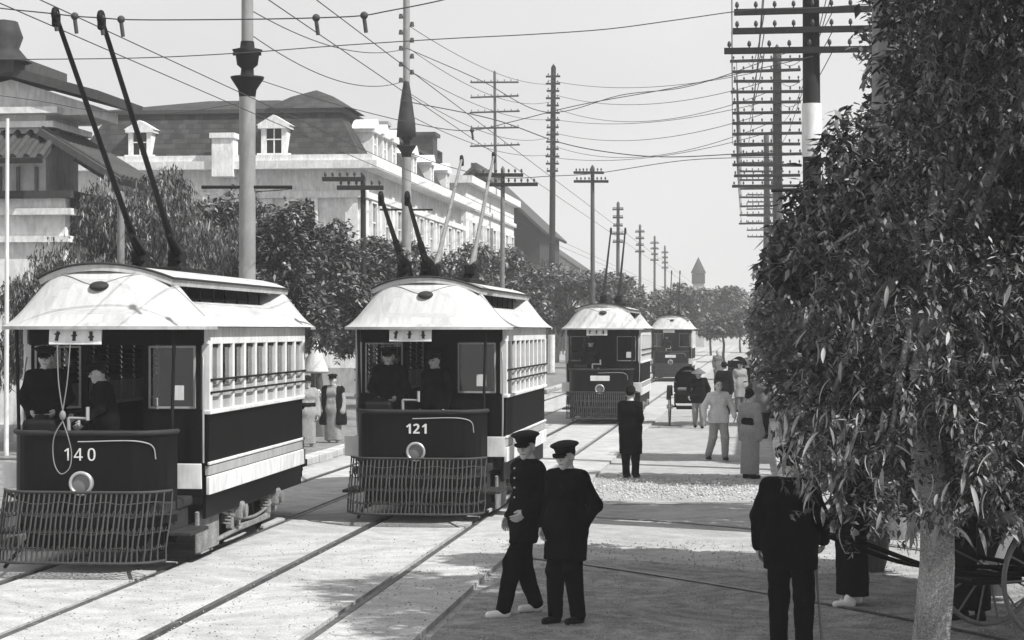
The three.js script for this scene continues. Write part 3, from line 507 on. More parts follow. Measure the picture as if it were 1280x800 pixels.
// tall tubular tramway post with an ornamental collar
function ironPost(p, H, collarY, r, label, lean = 0) {
  const t = thing('tramway_post', label, 'pole', 'tramway posts along the houses', p);
  mk('shaft', [lathe([[r * 1.35, 0], [r * 1.35, 0.9], [r * 1.15, 1.0], [r * 1.1, collarY - 0.3], [r, collarY - 0.2]], 18)], P.poleIron, t);
  mk('collar', [lathe([[r * 0.6, -0.85], [r * 1.05, -0.8], [r * 1.25, -0.45], [r * 2.2, -0.08], [r * 2.3, 0], [r * 0.9, 0.04], [r * 0.85, 0.3], [r * 1.4, 0.42], [r * 1.6, 0.78], [r * 2.1, 0.95], [r * 1.0, 1.02], [r * 0.9, 1.25]], 18).scale(1, 0.5, 1).translate(0, collarY, 0)], P.iron, t);
  mk('upper_shaft', [lathe([[r * 0.82, collarY], [r * 0.78, H - 0.2], [r * 0.4, H], [0.01, H + 0.15]], 16)], P.poleIron, t);
  for (const [y, w] of [[collarY - 1.95, 1.6], [collarY + 0.4, 0.5]]) mk('bracket', [rod(V(-w / 2, y, 0.05), V(w / 2, y, 0.05), 0.03)], P.iron, t);
  return t;
}
const postA = ironPost(at(309, 412, 36).setY(0), 12, at(0, 96, 36).y, 0.13, 'tall iron tramway post with dark collar behind the tram numbered 140');
const postB = ironPost(at(508, 412, 62).setY(0), 15, at(0, 182, 62).y, 0.13, 'second tramway post, rising behind the tram numbered 121');
{ const tr = mk('transformer', [lathe([[0.01, 0], [0.3, 0.02], [0.28, 0.4], [0.14, 1.4], [0.08, 1.7]], 14).translate(0, at(0, 172, 62).y, 0.05)], P.ironDusty, postB);
  for (let k = 0; k < 9; k++) mk('insulator', [new THREE.CylinderGeometry(0.05, 0.07, 0.14, 8).translate((k % 2 ? 0.17 : -0.17), at(0, 20 + k * 10, 62).y, 0)], P.porcelain, postB); }
// telegraph poles with cross-arms
function telegraphPole(p, H, r, arms, mat, label, group, turn = TURN, opts = {}) {
  const t = thing('telegraph_pole', label, 'pole', group, p, turn);
  t.rotation.z = between(-0.008, 0.008);
  mk('shaft', [lathe([[r, 0], [r * 0.9, H * 0.4], [r * 0.72, H], [0.01, H + r]], 12)], mat, t);
  for (const [y, w, cx = 0, n = 8] of arms) {
    const a = mk('crossarm', [bx(w + between(-0.12, 0.08), 0.11, 0.1, 0, 0, 0, 0, 0, between(-0.02, 0.02)).translate(cx, y, r + 0.03)], opts.armMat || P.poleDark, t);
    mk('insulators', Array.from({ length: n }, (_, i) => lathe([[0.012, -0.02], [0.014, 0.03], [0.035, 0.04], [0.038, 0.09], [0.02, 0.13], [0.01, 0.135]], 7).translate(cx + (i / (n - 1) - 0.5) * (w - 0.2), y + 0.055, r + 0.03)), P.porcelain, a).userData.kind = 'stuff';
  }
  if (opts.base) mk('painted_foot', [lathe([[r * 1.05, 0], [r * 1.03, opts.base], [r * 0.9, opts.base + 0.01]], 12)], P.paintWhite, t);
  return t;
}
const SIDE = 'telegraph poles along the tree side', HOUSE = 'telegraph poles along the house side';
const armRow = (y0, n, step, w, cx) => Array.from({ length: n }, (_, i) => [y0 - i * step, w - 0.05 * (i % 3), cx, 8]);
// tree side
const poleR1 = telegraphPole(at(1017, 412, 37.5).setY(0), 11.6, 0.19, [[at(0, 15, 37.5).y, 2.6, -0.15], [at(0, 39, 37.5).y, 2.6, -0.15], [at(0, 64, 37.5).y, 2.75, -0.22], [at(0, -10, 37.5).y, 2.6, -0.1], [at(0, -34, 37.5).y, 2.6, -0.1]], P.poleDark, 'thick dark telegraph pole with a white placard, rising from the trees', SIDE);
mk('placard', [new THREE.CylinderGeometry(0.185, 0.19, 0.98, 16, 1, false, -1.3, 2.9).translate(0, at(0, 163, 37.5).y, 0)], P.paintWhite, poleR1);
mk('lamp_bracket', [rod(V(-0.75, at(0, 238, 37.5).y, 0.2), V(0.4, at(0, 238, 37.5).y, 0.2), 0.035), rod(V(-0.5, at(0, 238, 37.5).y, 0.2), V(-0.1, at(0, 278, 37.5).y, 0.2), 0.02)], P.iron, poleR1);
const poleR2 = telegraphPole(at(973, 412, 78).setY(0), at(0, 62, 78).y, 0.22, armRow(at(0, 76, 78).y, 13, 0.40, 2.7, -0.4), P.poleWood, 'tall telegraph pole with thirteen cross-arms beyond the placarded one', SIDE);
const poleR3 = telegraphPole(at(960, 412, 118).setY(0), at(0, 170, 118).y, 0.22, armRow(at(0, 182, 118).y, 10, 0.5, 2.6, -0.3), P.poleWood, 'third telegraph pole of the tree side, beyond the thirteen-armed one', SIDE);
const poleR4 = telegraphPole(at(956, 412, 160).setY(0), at(0, 225, 160).y, 0.22, armRow(at(0, 235, 160).y, 8, 0.55, 2.6, -0.2), P.poleWood, 'fourth telegraph pole of the tree side, the smallest', SIDE);
tag(mk('timber_post', [lathe([[0.29, 0], [0.27, 8], [0.265, 12]], 14).translate(...at(1118, 412, 25.5).setY(0).toArray())], P.polePale), 'thick pale grey post rising out of the leafy tree', 'post');
// house side
telegraphPole(at(689, 412, 118).setY(0), at(0, 84, 118).y, 0.2, armRow(at(0, 96, 118).y, 14, 0.42, 0.7, 0).map(a => [a[0], 0.75, 0, 3]), P.poleDark, 'very tall telegraph pole with short notched arms and white foot', HOUSE, TURN, { base: 2.3 });
telegraphPole(at(455, 412, 52).setY(0), at(0, 236, 52).y + 0.3, 0.09, [[at(0, 224, 52).y, 1.15, -0.48, 6], [at(0, 235, 52).y, 1.2, -0.05, 6]], P.poleDark, 'thin feeder pole with two notched arms before the mansard block', HOUSE);
telegraphPole(at(627, 412, 64).setY(0), at(0, 215, 64).y + 0.1, 0.09, [[at(0, 219, 64).y, 1.6, -0.1, 8], [at(0, 231, 64).y, 1.6, 0.3, 8]], P.polePale, 'thin feeder pole with two arms between the two middle trams', HOUSE);
telegraphPole(at(741, 412, 86).setY(0), at(0, 212, 86).y + 0.1, 0.11, [[at(0, 216, 86).y, 1.25, -0.15, 8], [at(0, 227, 86).y, 1.4, -0.05, 8]], P.poleWood, 'feeder pole with two thick arms above the third tram', HOUSE);
telegraphPole(at(772, 412, 150).setY(0), at(0, 254, 150).y, 0.16, armRow(at(0, 262, 150).y, 5, 0.6, 0.9, 0), P.poleWood, 'slim telegraph pole just past the one with two thick arms', HOUSE);
telegraphPole(at(800, 412, 185).setY(0), at(0, 282, 185).y, 0.15, armRow(at(0, 290, 185).y, 4, 0.6, 0.9, 0), P.poleWood, 'slim telegraph pole, first of three far ones', HOUSE);
telegraphPole(at(818, 412, 215).setY(0), at(0, 296, 215).y, 0.15, armRow(at(0, 304, 215).y, 4, 0.6, 0.9, 0), P.poleWood, 'slim telegraph pole, second of three far ones', HOUSE);
telegraphPole(at(832, 412, 240).setY(0), at(0, 308, 240).y, 0.15, armRow(at(0, 316, 240).y, 4, 0.6, 0.9, 0), P.poleWood, 'slim telegraph pole, third of three far ones', HOUSE);
telegraphPole(at(621, 412, 140).setY(0), at(0, 90, 140).y, 0.13, [103, 121, 140, 160, 182].map(y => [at(0, y, 140).y, 3.4, 0, 8]), P.poleWood, 'faint wide-armed telegraph pole above the dark gabled house', HOUSE);
tag(mk('flag_pole', [rod(at(8, 412, 40).setY(0), at(9, 148, 40), 0.05, 0.035, 10)], P.paintWhite), 'thin white pole against the white plastered house', 'pole');
tag(mk('timber_post', [lathe([[0.08, 0], [0.07, 5.2], [0.01, 5.25]], 10).translate(...at(151, 412, 39).setY(0).toArray())], P.polePale), 'short pale post among the willows behind the tram numbered 140', 'post');
// trolley wires: two over each track
for (const [v, w] of [[-2.85, 'over the track of the tram numbered 140'], [-0.2, 'over the track of the tram numbered 121']]) for (const s of [-0.23, 0.23])
  wire(street(3, v + s, 5.78), street(240, v + s, 5.72), 0.05, 0.0065, 'taut trolley wire running down the street ' + w, 'trolley wires');
// span wires with ears
const ear = (p) => [new THREE.SphereGeometry(0.04, 8, 6).translate(p.x, p.y, p.z), rod(p.clone().add(V(0, -0.02, 0)), p.clone().add(V(0.02, -0.17, 0)), 0.02)];
const mix = (a, b, t) => a.clone().lerp(b, t);
function span(D, pts, label) { const q = pts.map(([x, y]) => at(x, y, D)); const ears = pts.slice(1, -1).flatMap(([x, y, e]) => e ? ear(at(x, y, D)) : []); return tag(mk('overhead_wire', [tube(q, D > 45 ? 0.012 : D < 25 ? 0.0065 : 0.0075, 60, 4), ...ears], P.wire), label, 'wire', WIRES); }
span(20.2, [[-60, 2], [0, 10], [68, 17, 1], [93, 20, 1], [126, 22, 1], [151, 24, 1], [290, 24], [395, 22, 1], [455, 19, 1], [482, 14], [560, -2], [760, -60]], 'span wire with dark hangers touching the trolley poles of the tram numbered 140');
span(37, [[300, 92], [420, 130], [548, 160], [590, 163, 1], [640, 152], [720, 132], [850, 108], [1017, 70]], 'span wire with hangers between iron post and placarded pole');
span(30, [[-40, 74], [20, 74], [180, 72], [300, 66], [420, 57], [560, 48], [660, 43], [760, 36], [850, 24], [940, 12], [1010, 10], [1100, 4]], 'long wavy service wire crossing the whole street');
span(64, [[508, 190], [560, 208], [625, 222], [690, 220], [741, 217], [860, 200], [973, 196]], 'span wire from the second tramway post across the middle of the street');
span(50, [[500, 125], [620, 150], [700, 178], [760, 190], [830, 196], [960, 190]], 'sagging service wire between tramway post and tall notched pole');
span(60, [[508, 60], [600, 100], [683, 140], [780, 118], [860, 108], [1000, 60]], 'slack wire hung between tall poles high above the trams');
span(36, [[309, 240], [345, 238], [365, 236]], 'short stay wire on the iron tramway post');
span(42, [[-30, 116], [20, 122], [60, 128], [110, 137], [200, 142], [309, 128]], 'dark stay wire from the tiled house to the iron tramway post');
// telegraph wires along the tree side, from pole to pole
for (let k = 0; k < 5; k++) for (const x of [-1.35, -0.75, 0.5]) wire(poleR1.position.clone().add(V(x - 0.15, [15, 39, 64, -10, -34].map(y => at(0, y, 37.5).y)[k], 0)), poleR2.position.clone().add(V(x - 0.4, at(0, 76, 78).y - k * 0.8, 0)), 0.5, 0.01, 'telegraph wire strung from the placarded pole to the next one', 'telegraph wires of the tree side');
for (let k = 0; k < 10; k++) for (const x of [-1.2, 0.4]) wire(poleR2.position.clone().add(V(x - 0.4, at(0, 76, 78).y - k * 0.4, 0)), poleR3.position.clone().add(V(x - 0.3, at(0, 182, 118).y - k * 0.5, 0)), 0.5, 0.012, 'telegraph wire strung from the thirteen-armed pole to the third one', 'telegraph wires of the tree side');
// service wires fanning out over the street from the notched pole
for (let k = 0; k < 7; k++) wire(at(686, 100 + k * 16, 118), at(973, 84 + k * 13, 78), 0.6 + 0.25 * (k % 3), 0.014, 'thin wire from the tall notched pole to the thirteen-armed pole');
for (let k = 0; k < 5; k++) wire(at(508, 30 + k * 28, 62), at(688, 105 + k * 22, 118), 0.5 + 0.2 * (k % 2), 0.013, 'thin wire from the second tramway post to the tall notched pole');
wire(at(309, 10, 36), at(508, 60, 62), 0.4, 0.011, 'wire between the two tramway posts');
wire(at(309, 40, 36), at(508, 100, 62), 0.5, 0.011, 'lower wire between the two tramway posts');
// ---------------------------------------------------------------- trees
const LEAF = 0.07;                                        // one base leaf colour for every tree, before the painted highlights
function leafCloud(blobs, n, len, wid, seed, droop = 0.35, shell = 0.45, cull, pale = 0.24) {
  const r = rngOf(seed), pos = [], col = [], nor = [], tot = blobs.reduce((s, b) => s + (b[6] ?? 1) * b[3] * b[4] * b[5], 0);
  const a = V(), d = V(), s = V(), up = V(), q = V();
  for (const b of blobs) {
    const m = Math.max(20, Math.round(n * (b[6] ?? 1) * b[3] * b[4] * b[5] / tot / 6));
    for (let k = 0; k < m; k++) {                               // a twig tip with some six leaves
      let x, y, z; do { x = r() * 2 - 1; y = r() * 2 - 1; z = r() * 2 - 1; } while (x * x + y * y + z * z > 1);
      const R = Math.hypot(x, y, z) + 1e-6, f = Math.pow(R, shell) / R; x *= f; y *= f; z *= f;
      const lump = 1 + 0.35 * noise.noise(b[0] + x * 2.3 + seed, b[1] + y * 2.3, b[2] + z * 2.3);
      const cx = b[0] + x * b[3] * lump, cy = b[1] + y * b[4] * lump, cz = b[2] + z * b[5] * lump;
      if (noise.noise(cx * 1.7 + seed, cy * 1.7, cz * 1.7) > 0.28) continue;          // gaps
      if (cull && cull(cx, cy, cz)) continue;
      const tone0 = (0.45 + 0.8 * r()) * (r() < pale ? 3.4 : 1);  // random twigs brightened: leaf highlights put into the vertex colour
      const hang = r() * 6.283;
      for (let j = 0; j < 6; j++) {
        const th = hang + j * 2.4 + r(), el = (r() - 0.5) * 1.4 - droop;
        d.set(Math.cos(th) * Math.cos(el), Math.sin(el), Math.sin(th) * Math.cos(el)); s.set(-d.z, (r() - 0.5) * 0.8, d.x).normalize(); up.crossVectors(s, d).normalize();
        const L = len * (0.6 + 0.8 * r()), W = wid * (0.7 + 0.6 * r()), ox = cx + (r() - 0.5) * len, oy = cy + (r() - 0.5) * len, oz = cz + (r() - 0.5) * len, t = tone0 * (0.75 + 0.5 * r());
        const base = [ox, oy, oz], tip = [ox + d.x * L, oy + d.y * L - 0.12 * L, oz + d.z * L];
        for (const sg of [1, -1]) { const mid = [ox + d.x * L * 0.45 + s.x * W * sg - up.x * W * 0.3, oy + d.y * L * 0.45 + s.y * W * sg + 0.02 * L - up.y * W * 0.3, oz + d.z * L * 0.45 + s.z * W * sg - up.z * W * 0.3];
          if (sg > 0) pos.push(...base, ...mid, ...tip); else pos.push(...base, ...tip, ...mid); for (let c = 0; c < 3; c++) col.push(t, t, t); }
      }
    }
  }
  const g = new THREE.BufferGeometry(); g.setAttribute('position', new THREE.Float32BufferAttribute(pos, 3)); g.setAttribute('color', new THREE.Float32BufferAttribute(col, 3)); g.computeVertexNormals(); return g;
}
function limbs(h, r, blobs, seed) {                              // trunk and a limb to each clump
  const q = rngOf(seed), out = [], lean = V((q() - 0.5) * 0.3, h, (q() - 0.5) * 0.3);
  const trunk = []; for (let i = 0; i <= 6; i++) trunk.push(V(lean.x * i / 6 + 0.05 * Math.sin(i * 1.7 + seed), h * i / 6, lean.z * i / 6 + 0.05 * Math.cos(i * 1.3 + seed)));
  const taper = (pts, r0, r1, n = 10, seg = 8) => { const c = new THREE.CatmullRomCurve3(pts), f = c.computeFrenetFrames(n); return sheet(seg, n, (u, v) => { const k = Math.round(v * n), p = c.getPoint(v), a = u * 6.28318, rr = lerp(r0, r1, v) * (1 + 0.1 * Math.sin(a * 3 + v * 9)); return p.addScaledVector(f.normals[k], Math.cos(a) * rr).addScaledVector(f.binormals[k], Math.sin(a) * rr); }); };
  const main = taper(trunk, r * 1.15, r * 0.7, 12, 10), br = [];
  for (const b of blobs) { const s = lean.clone().multiplyScalar(0.7 + 0.3 * q()), e = V(b[0], b[1], b[2]), m = s.clone().lerp(e, 0.5).add(V(0, 0.25, 0)); br.push(taper([s, m, e], r * 0.45, r * 0.1, 8, 6)); }
  return { main, br };
}
function tree(name, label, group, pos, h, r, blobs, n, len, wid, tone, seed, o = {}) {
  const t = thing(name, label, 'tree', group, pos, 0), L = limbs(h, r, blobs, seed);
  const tr = mk('trunk', [L.main], o.bark || P.bark, t); L.br.forEach(g => mk('limb', [g], o.bark || P.bark, tr));
  mk('crown', [leafCloud(blobs, n, len, wid, seed, o.droop, o.shell, o.cull)], leafMat(tone, o.rough ?? 0.55), t);
  return t;
}
// big leafy tree by the kerb: low hanging clumps of long leaves
{
  const D = 15.2, base = at(1163, 412, D).setY(0), S = FOC / D;   // S: pixels per metre there
  const q = (px, py, dz, rx, ry, rz, w = 1) => [(px - 1163) / S, EYE - (py - HORIZON) / S, dz, rx, ry, rz, w];
  const blobs = [q(1078, 420, 0.4, 0.58, 0.75, 0.7), q(1092, 560, 0.6, 0.70, 0.62, 0.7), q(1014, 542, 0.25, 0.33, 0.42, 0.45, 1.4), q(1180, 560, 0.7, 0.75, 0.65, 0.7), q(1150, 400, 0.5, 0.8, 0.8, 0.8), q(1260, 420, 0.6, 0.8, 0.95, 0.8), q(1270, 590, 0.5, 0.6, 0.5, 0.6),
    q(1110, 270, 0.1, 0.65, 0.7, 0.8), q(1210, 240, 0.2, 0.85, 0.85, 0.9), q(1190, 90, 0, 0.55, 0.75, 0.8), q(1270, 60, 0.1, 0.7, 0.9, 0.9), q(1330, 250, 0, 0.9, 1.4, 1.1), q(1060, 300, -0.6, 0.35, 0.5, 0.5), q(1240, -90, 0, 1.0, 0.8, 1.0), q(1340, -20, -0.4, 1.0, 1.2, 1.0), q(1420, -180, 0.6, 1.3, 1.2, 1.3), q(1360, 480, -0.2, 0.8, 1.2, 1.0)];
  const t = tree('leafy_tree', 'large dark leafy tree with pale trunk leaning over the kerb', null, base, 3.4, 0.125, blobs, 88000, 0.068, 0.014, LEAF, 11, { bark: P.barkPale, droop: 0.5, shell: 0.6, rough: 0.6 });
  // the long leaves one can pick out on the street side of the crown
  const lg = [0, 1, 2].map(k => { const g = sheet(2, 5, (u, v) => { const w = 0.014 * Math.pow(Math.sin(Math.PI * Math.min(0.995, 0.03 + v * 0.97)), 0.8), x = (u - 0.5) * 2; return V(x * w, -0.03 * v * v * (1 + k) - 0.006 * (1 - Math.abs(x)), v * (0.115 + 0.02 * k)); }); return boxUV(prep(g)); });
  const lm = [M(0.22, 0.75), M(0.3, 0.75), M(0.14, 0.7)], r = rngOf(23);  // lighter tones paint the highlights on the outer leaves into their colour
  const crown = t.children.find(c => c.name === 'crown');
  for (let i = 0; i < 290; i++) {
    const b = blobs[[0, 0, 1, 1, 1, 2, 2, 3, 3, 4, 5, 6][Math.floor(r() * 12)]], a = (r() - 0.5) * 2.6, e = (r() - 0.6) * 1.7;
    const m = new THREE.Mesh(lg[i % 3], lm[Math.floor(r() * 3)]); m.name = 'leaf'; m.castShadow = m.receiveShadow = true;
    m.position.set(b[0] + Math.sin(a) * Math.cos(e) * b[3], b[1] + Math.sin(e) * b[4], b[2] + Math.cos(a) * Math.cos(e) * b[5]); m.rotation.set(0.35 + r() * 1.1, (r() - 0.5) * 4.5, (r() - 0.5) * 1.2, 'YXZ'); m.scale.setScalar(0.7 + 0.6 * r()); crown.add(m);
  }
}
const STREET = 'street trees in front of the shop houses';
function sideTree(px, D, top, low, wid, n, seed, label, tone = LEAF) {
  const S = FOC / D, base = at(px, 412, D).setY(0), yt = EYE + (412 - top) / S, yl = EYE - (low - 412) / S, h = yt - yl, w = wid / S, r = rngOf(seed), blobs = [];
  for (let k = 0; k < 11; k++) { const f = k / 10, y = yl + h * (0.12 + 0.78 * f), rr = w * (0.34 + 0.2 * Math.sin(Math.PI * (0.2 + 0.7 * f))); blobs.push([(r() - 0.5) * w * 0.7, y, (r() - 0.5) * w * 0.7, rr * between(0.7, 1.1, r), h * 0.13 * between(0.8, 1.4, r), rr]); }
  return tree('street_tree', label, STREET, base, Math.max(1.2, yl + h * 0.35), 0.11, blobs, n, 0.11 + D * 0.0016, 0.026 + D * 0.0005, tone, seed, { shell: 0.5, rough: 0.6 });
}
sideTree(1090, 22, 165, 640, 190, 26000, 31, 'dark tree filling the space behind the pale trunk');
sideTree(1235, 20, -60, 660, 240, 60000, 32, 'tall dark tree beside the rickshaw with the white mudguard');
sideTree(1190, 27, -120, 600, 200, 22000, 33, 'tall dark tree in front of the first shop house');
sideTree(1032, 40, 215, 560, 105, 14000, 34, 'dark tree around the foot of the placarded pole');
sideTree(992, 55, 300, 500, 62, 9000, 35, 'dark tree between the placarded pole and the thirteen-armed one');
sideTree(972, 75, 330, 475, 54, 7000, 36, 'dark tree at the foot of the thirteen-armed pole', LEAF);
sideTree(962, 105, 352, 458, 40, 5000, 37, 'small dark tree past the thirteen-armed pole', LEAF);
sideTree(1100, 34, 120, 560, 150, 14000, 38, 'dark tree between the second shop house and the kerb');
// willows and young trees along the houses
const HT = 'trees along the house side pavement';
function houseTree(px, D, top, wid, n, seed, label, tone = LEAF, willow = false) {
  const S = FOC / D, base = at(px, 412, D).setY(0), yt = EYE + (412 - top) / S, w = wid / S, r = rngOf(seed), blobs = [], yl = willow ? 1.2 : yt * 0.3;
  for (let k = 0; k < 9; k++) { const f = r(), y = lerp(yl, yt, 0.25 + 0.65 * f); blobs.push([(r() - 0.5) * w * 0.8, y, (r() - 0.5) * w * 0.8, w * between(0.2, 0.34, r), (yt - yl) * between(0.12, 0.22, r), w * 0.28]); }
  return tree(willow ? 'willow_tree' : 'street_tree', label, HT, base, yt * 0.62, 0.1, blobs, n, willow ? 0.16 : 0.06 + D * 0.0019, willow ? 0.018 : 0.01 + D * 0.0006, tone, seed, { droop: willow ? 1.15 : 0.3, shell: 0.6 });
}
houseTree(95, 41, 226, 150, 16000, 51, 'willow hanging over the white plastered house wall', LEAF, true);
houseTree(190, 42, 222, 140, 18000, 52, 'willow seen between the trolley poles of the tram numbered 140', LEAF, true);
houseTree(262, 46, 238, 130, 16000, 53, 'willow beside the iron tramway post', LEAF, true);
houseTree(345, 45, 262, 130, 20000, 54, 'leafy tree above the strolling pedestrians', LEAF);
houseTree(398, 50, 285, 120, 18000, 55, 'low leafy tree between the two numbered trams', LEAF);
houseTree(455, 56, 300, 110, 14000, 56, 'low tree behind the roof of the tram numbered 121', LEAF);
houseTree(515, 64, 305, 110, 12000, 67, 'bushy tree below the second tramway post', LEAF);
houseTree(300, 52, 250, 120, 12000, 68, 'pale tree between the willows and the mansard block', LEAF);
houseTree(570, 72, 308, 110, 10000, 57, 'small tree below the turreted building', LEAF);
houseTree(622, 84, 312, 100, 9000, 58, 'tree below the thin pale feeder pole', LEAF);
houseTree(662, 96, 318, 66, 6000, 59, 'bushy tree beside the tall notched pole', LEAF);
houseTree(712, 112, 335, 90, 8000, 60, 'bushy tree behind the third tram', LEAF);
houseTree(760, 130, 340, 90, 8000, 61, 'small tree above the third tram roof', LEAF);
houseTree(800, 150, 348, 90, 8000, 62, 'small tree between the third and fourth tram', LEAF);
houseTree(845, 175, 356, 80, 7000, 63, 'small tree over the fourth tram roof', LEAF);
houseTree(888, 200, 362, 80, 7000, 64, 'small tree below the far spire', LEAF);
houseTree(395, 66, 300, 90, 7000, 65, 'tree in front of the mansard block end wall', LEAF);
houseTree(40, 41, 330, 70, 5000, 66, 'low willow at the plastered house corner', LEAF, true);
sideTree(1540, 16.5, -440, 430, 520, 90000, 39, 'tall tree whose shade falls over the strollers');
houseTree(925, 230, 372, 80, 7000, 71, 'small tree closing the far end of the street', LEAF);
houseTree(905, 160, 380, 60, 5000, 72, 'low tree behind the last tram', LEAF);
// ---------------------------------------------------------------- people
// surface of a distance field on a grid (surface nets)
function netSurface(f, lo, hi, cell) {
  const n = [0, 1, 2].map(k => Math.ceil((hi[k] - lo[k]) / cell) + 2), [nx, ny, nz] = n, F = new Float32Array(nx * ny * nz), id = (i, j, k) => i + nx * (j + ny * k);
  for (let k = 0; k < nz; k++) for (let j = 0; j < ny; j++) for (let i = 0; i < nx; i++) F[id(i, j, k)] = f(lo[0] + i * cell, lo[1] + j * cell, lo[2] + k * cell);
  const idx = new Int32Array(nx * ny * nz).fill(-1), pos = [], tri = [];
  for (let k = 0; k < nz - 1; k++) for (let j = 0; j < ny - 1; j++) for (let i = 0; i < nx - 1; i++) {
    let c = 0, sx = 0, sy = 0, sz = 0, m = 0; const v = [];
    for (let q = 0; q < 8; q++) { const w = F[id(i + (q & 1), j + (q >> 1 & 1), k + (q >> 2))]; v.push(w); if (w < 0) m |= 1 << q; }
    if (m === 0 || m === 255) continue;
    for (let a = 0; a < 8; a++) for (const s of [1, 2, 4]) { if (a & s) continue; const b = a | s; if ((v[a] < 0) === (v[b] < 0)) continue; const t = v[a] / (v[a] - v[b]); c++; sx += (a & 1) + (s === 1 ? t : 0); sy += (a >> 1 & 1) + (s === 2 ? t : 0); sz += (a >> 2) + (s === 4 ? t : 0); }
    idx[id(i, j, k)] = pos.length / 3; pos.push(lo[0] + (i + sx / c) * cell, lo[1] + (j + sy / c) * cell, lo[2] + (k + sz / c) * cell);
  }
  const quad = (a, b, c, d, flip) => { if (a < 0 || b < 0 || c < 0 || d < 0) return; if (flip) tri.push(a, c, b, a, d, c); else tri.push(a, b, c, a, c, d); };
  for (let k = 1; k < nz - 1; k++) for (let j = 1; j < ny - 1; j++) for (let i = 1; i < nx - 1; i++) {
    const s = F[id(i, j, k)] < 0;
    if (s !== F[id(i + 1, j, k)] < 0) quad(idx[id(i, j - 1, k - 1)], idx[id(i, j, k - 1)], idx[id(i, j, k)], idx[id(i, j - 1, k)], !s);
    if (s !== F[id(i, j + 1, k)] < 0) quad(idx[id(i - 1, j, k - 1)], idx[id(i - 1, j, k)], idx[id(i, j, k)], idx[id(i, j, k - 1)], !s);
    if (s !== F[id(i, j, k + 1)] < 0) quad(idx[id(i - 1, j - 1, k)], idx[id(i, j - 1, k)], idx[id(i, j, k)], idx[id(i - 1, j, k)], !s);
  }
  const g = new THREE.BufferGeometry(); g.setAttribute('position', new THREE.Float32BufferAttribute(pos, 3)); g.setIndex(tri); g.computeVertexNormals(); return g;
}
const smin = (a, b, k) => { const h = Math.max(k - Math.abs(a - b), 0) / k; return Math.min(a, b) - h * h * k * 0.25; };
const cone = (a, b, r0, r1 = r0, k = 0.03) => { const bx_ = b.x - a.x, by = b.y - a.y, bz = b.z - a.z, L2 = bx_ * bx_ + by * by + bz * bz + 1e-9; return { k, lo: [Math.min(a.x, b.x) - Math.max(r0, r1), Math.min(a.y, b.y) - Math.max(r0, r1), Math.min(a.z, b.z) - Math.max(r0, r1)], hi: [Math.max(a.x, b.x) + Math.max(r0, r1), Math.max(a.y, b.y) + Math.max(r0, r1), Math.max(a.z, b.z) + Math.max(r0, r1)], d: (x, y, z) => { const px = x - a.x, py = y - a.y, pz = z - a.z; const t = Math.min(1, Math.max(0, (px * bx_ + py * by + pz * bz) / L2)); return Math.hypot(px - bx_ * t, py - by * t, pz - bz * t) - (r0 + (r1 - r0) * t); } }; };
const blob = (c, r, k = 0.02) => ({ k, lo: [c.x - r.x, c.y - r.y, c.z - r.z], hi: [c.x + r.x, c.y + r.y, c.z + r.z], d: (x, y, z) => { const X = (x - c.x) / r.x, Y = (y - c.y) / r.y, Z = (z - c.z) / r.z, q = Math.hypot(X, Y, Z); return (q - 1) * Math.min(r.x, r.y, r.z); } });
function solid(list, cell, fn) {
  const lo = [9, 9, 9], hi = [-9, -9, -9]; for (const s of list) for (let k = 0; k < 3; k++) { lo[k] = Math.min(lo[k], s.lo[k] - 3 * cell); hi[k] = Math.max(hi[k], s.hi[k] + 3 * cell); }
  return netSurface((x, y, z) => { let d = 9; for (const s of list) { const e = s.d(x, y, z); d = d > 8 ? e : smin(d, e, s.k); } return fn ? fn(d, x, y, z) : d; }, lo, hi, cell);
}
// a head with a face, made once; looks along +z, centre between the ears
const headGeo = (() => {
  const g = solid([blob(V(0, 0.035, -0.012), V(0.074, 0.088, 0.093)), blob(V(0, -0.035, 0.022), V(0.058, 0.082, 0.07), 0.04), blob(V(0, -0.095, 0.055), V(0.024, 0.02, 0.025), 0.03), cone(V(0, 0.012, 0.088), V(0, -0.022, 0.108), 0.007, 0.013, 0.012), blob(V(0, 0.03, 0.075), V(0.05, 0.012, 0.016), 0.02), blob(V(0.076, -0.008, -0.008), V(0.012, 0.032, 0.02), 0.008), blob(V(-0.076, -0.008, -0.008), V(0.012, 0.032, 0.02), 0.008), blob(V(0, -0.06, 0.085), V(0.022, 0.008, 0.01), 0.006), blob(V(0.04, -0.02, 0.06), V(0.022, 0.02, 0.02), 0.03), blob(V(-0.04, -0.02, 0.06), V(0.022, 0.02, 0.02), 0.03), cone(V(0, -0.07, -0.02), V(0, -0.17, -0.035), 0.05, 0.056, 0.03)], 0.0055,
    (d, x, y, z) => { for (const s of [-1, 1]) { const e = Math.hypot((x - s * 0.031) / 1.3, y - 0.006, (z - 0.098)) - 0.014; d = Math.max(d, -e * 0.8); } return d; });
  const p = g.attributes.position, c = new Float32Array(p.count * 3);
  for (let i = 0; i < p.count; i++) { const x = p.getX(i), y = p.getY(i), z = p.getZ(i); let v = 1; if (z > 0.05) { for (const s of [-1, 1]) { if (Math.hypot((x - s * 0.031) / 0.017, (y - 0.006) / 0.008) < 1) v = 0.06; if (Math.abs(y - 0.031 - 0.006 * Math.abs(x) / 0.04) < 0.006 && Math.abs(Math.abs(x) - 0.032) < 0.02) v = 0.1; } if (Math.hypot(x / 0.023, (y + 0.06) / 0.007) < 1) v = 0.5; } c.set([v, v, v], i * 3); }
  g.setAttribute('color', new THREE.BufferAttribute(c, 3)); return g;
})();
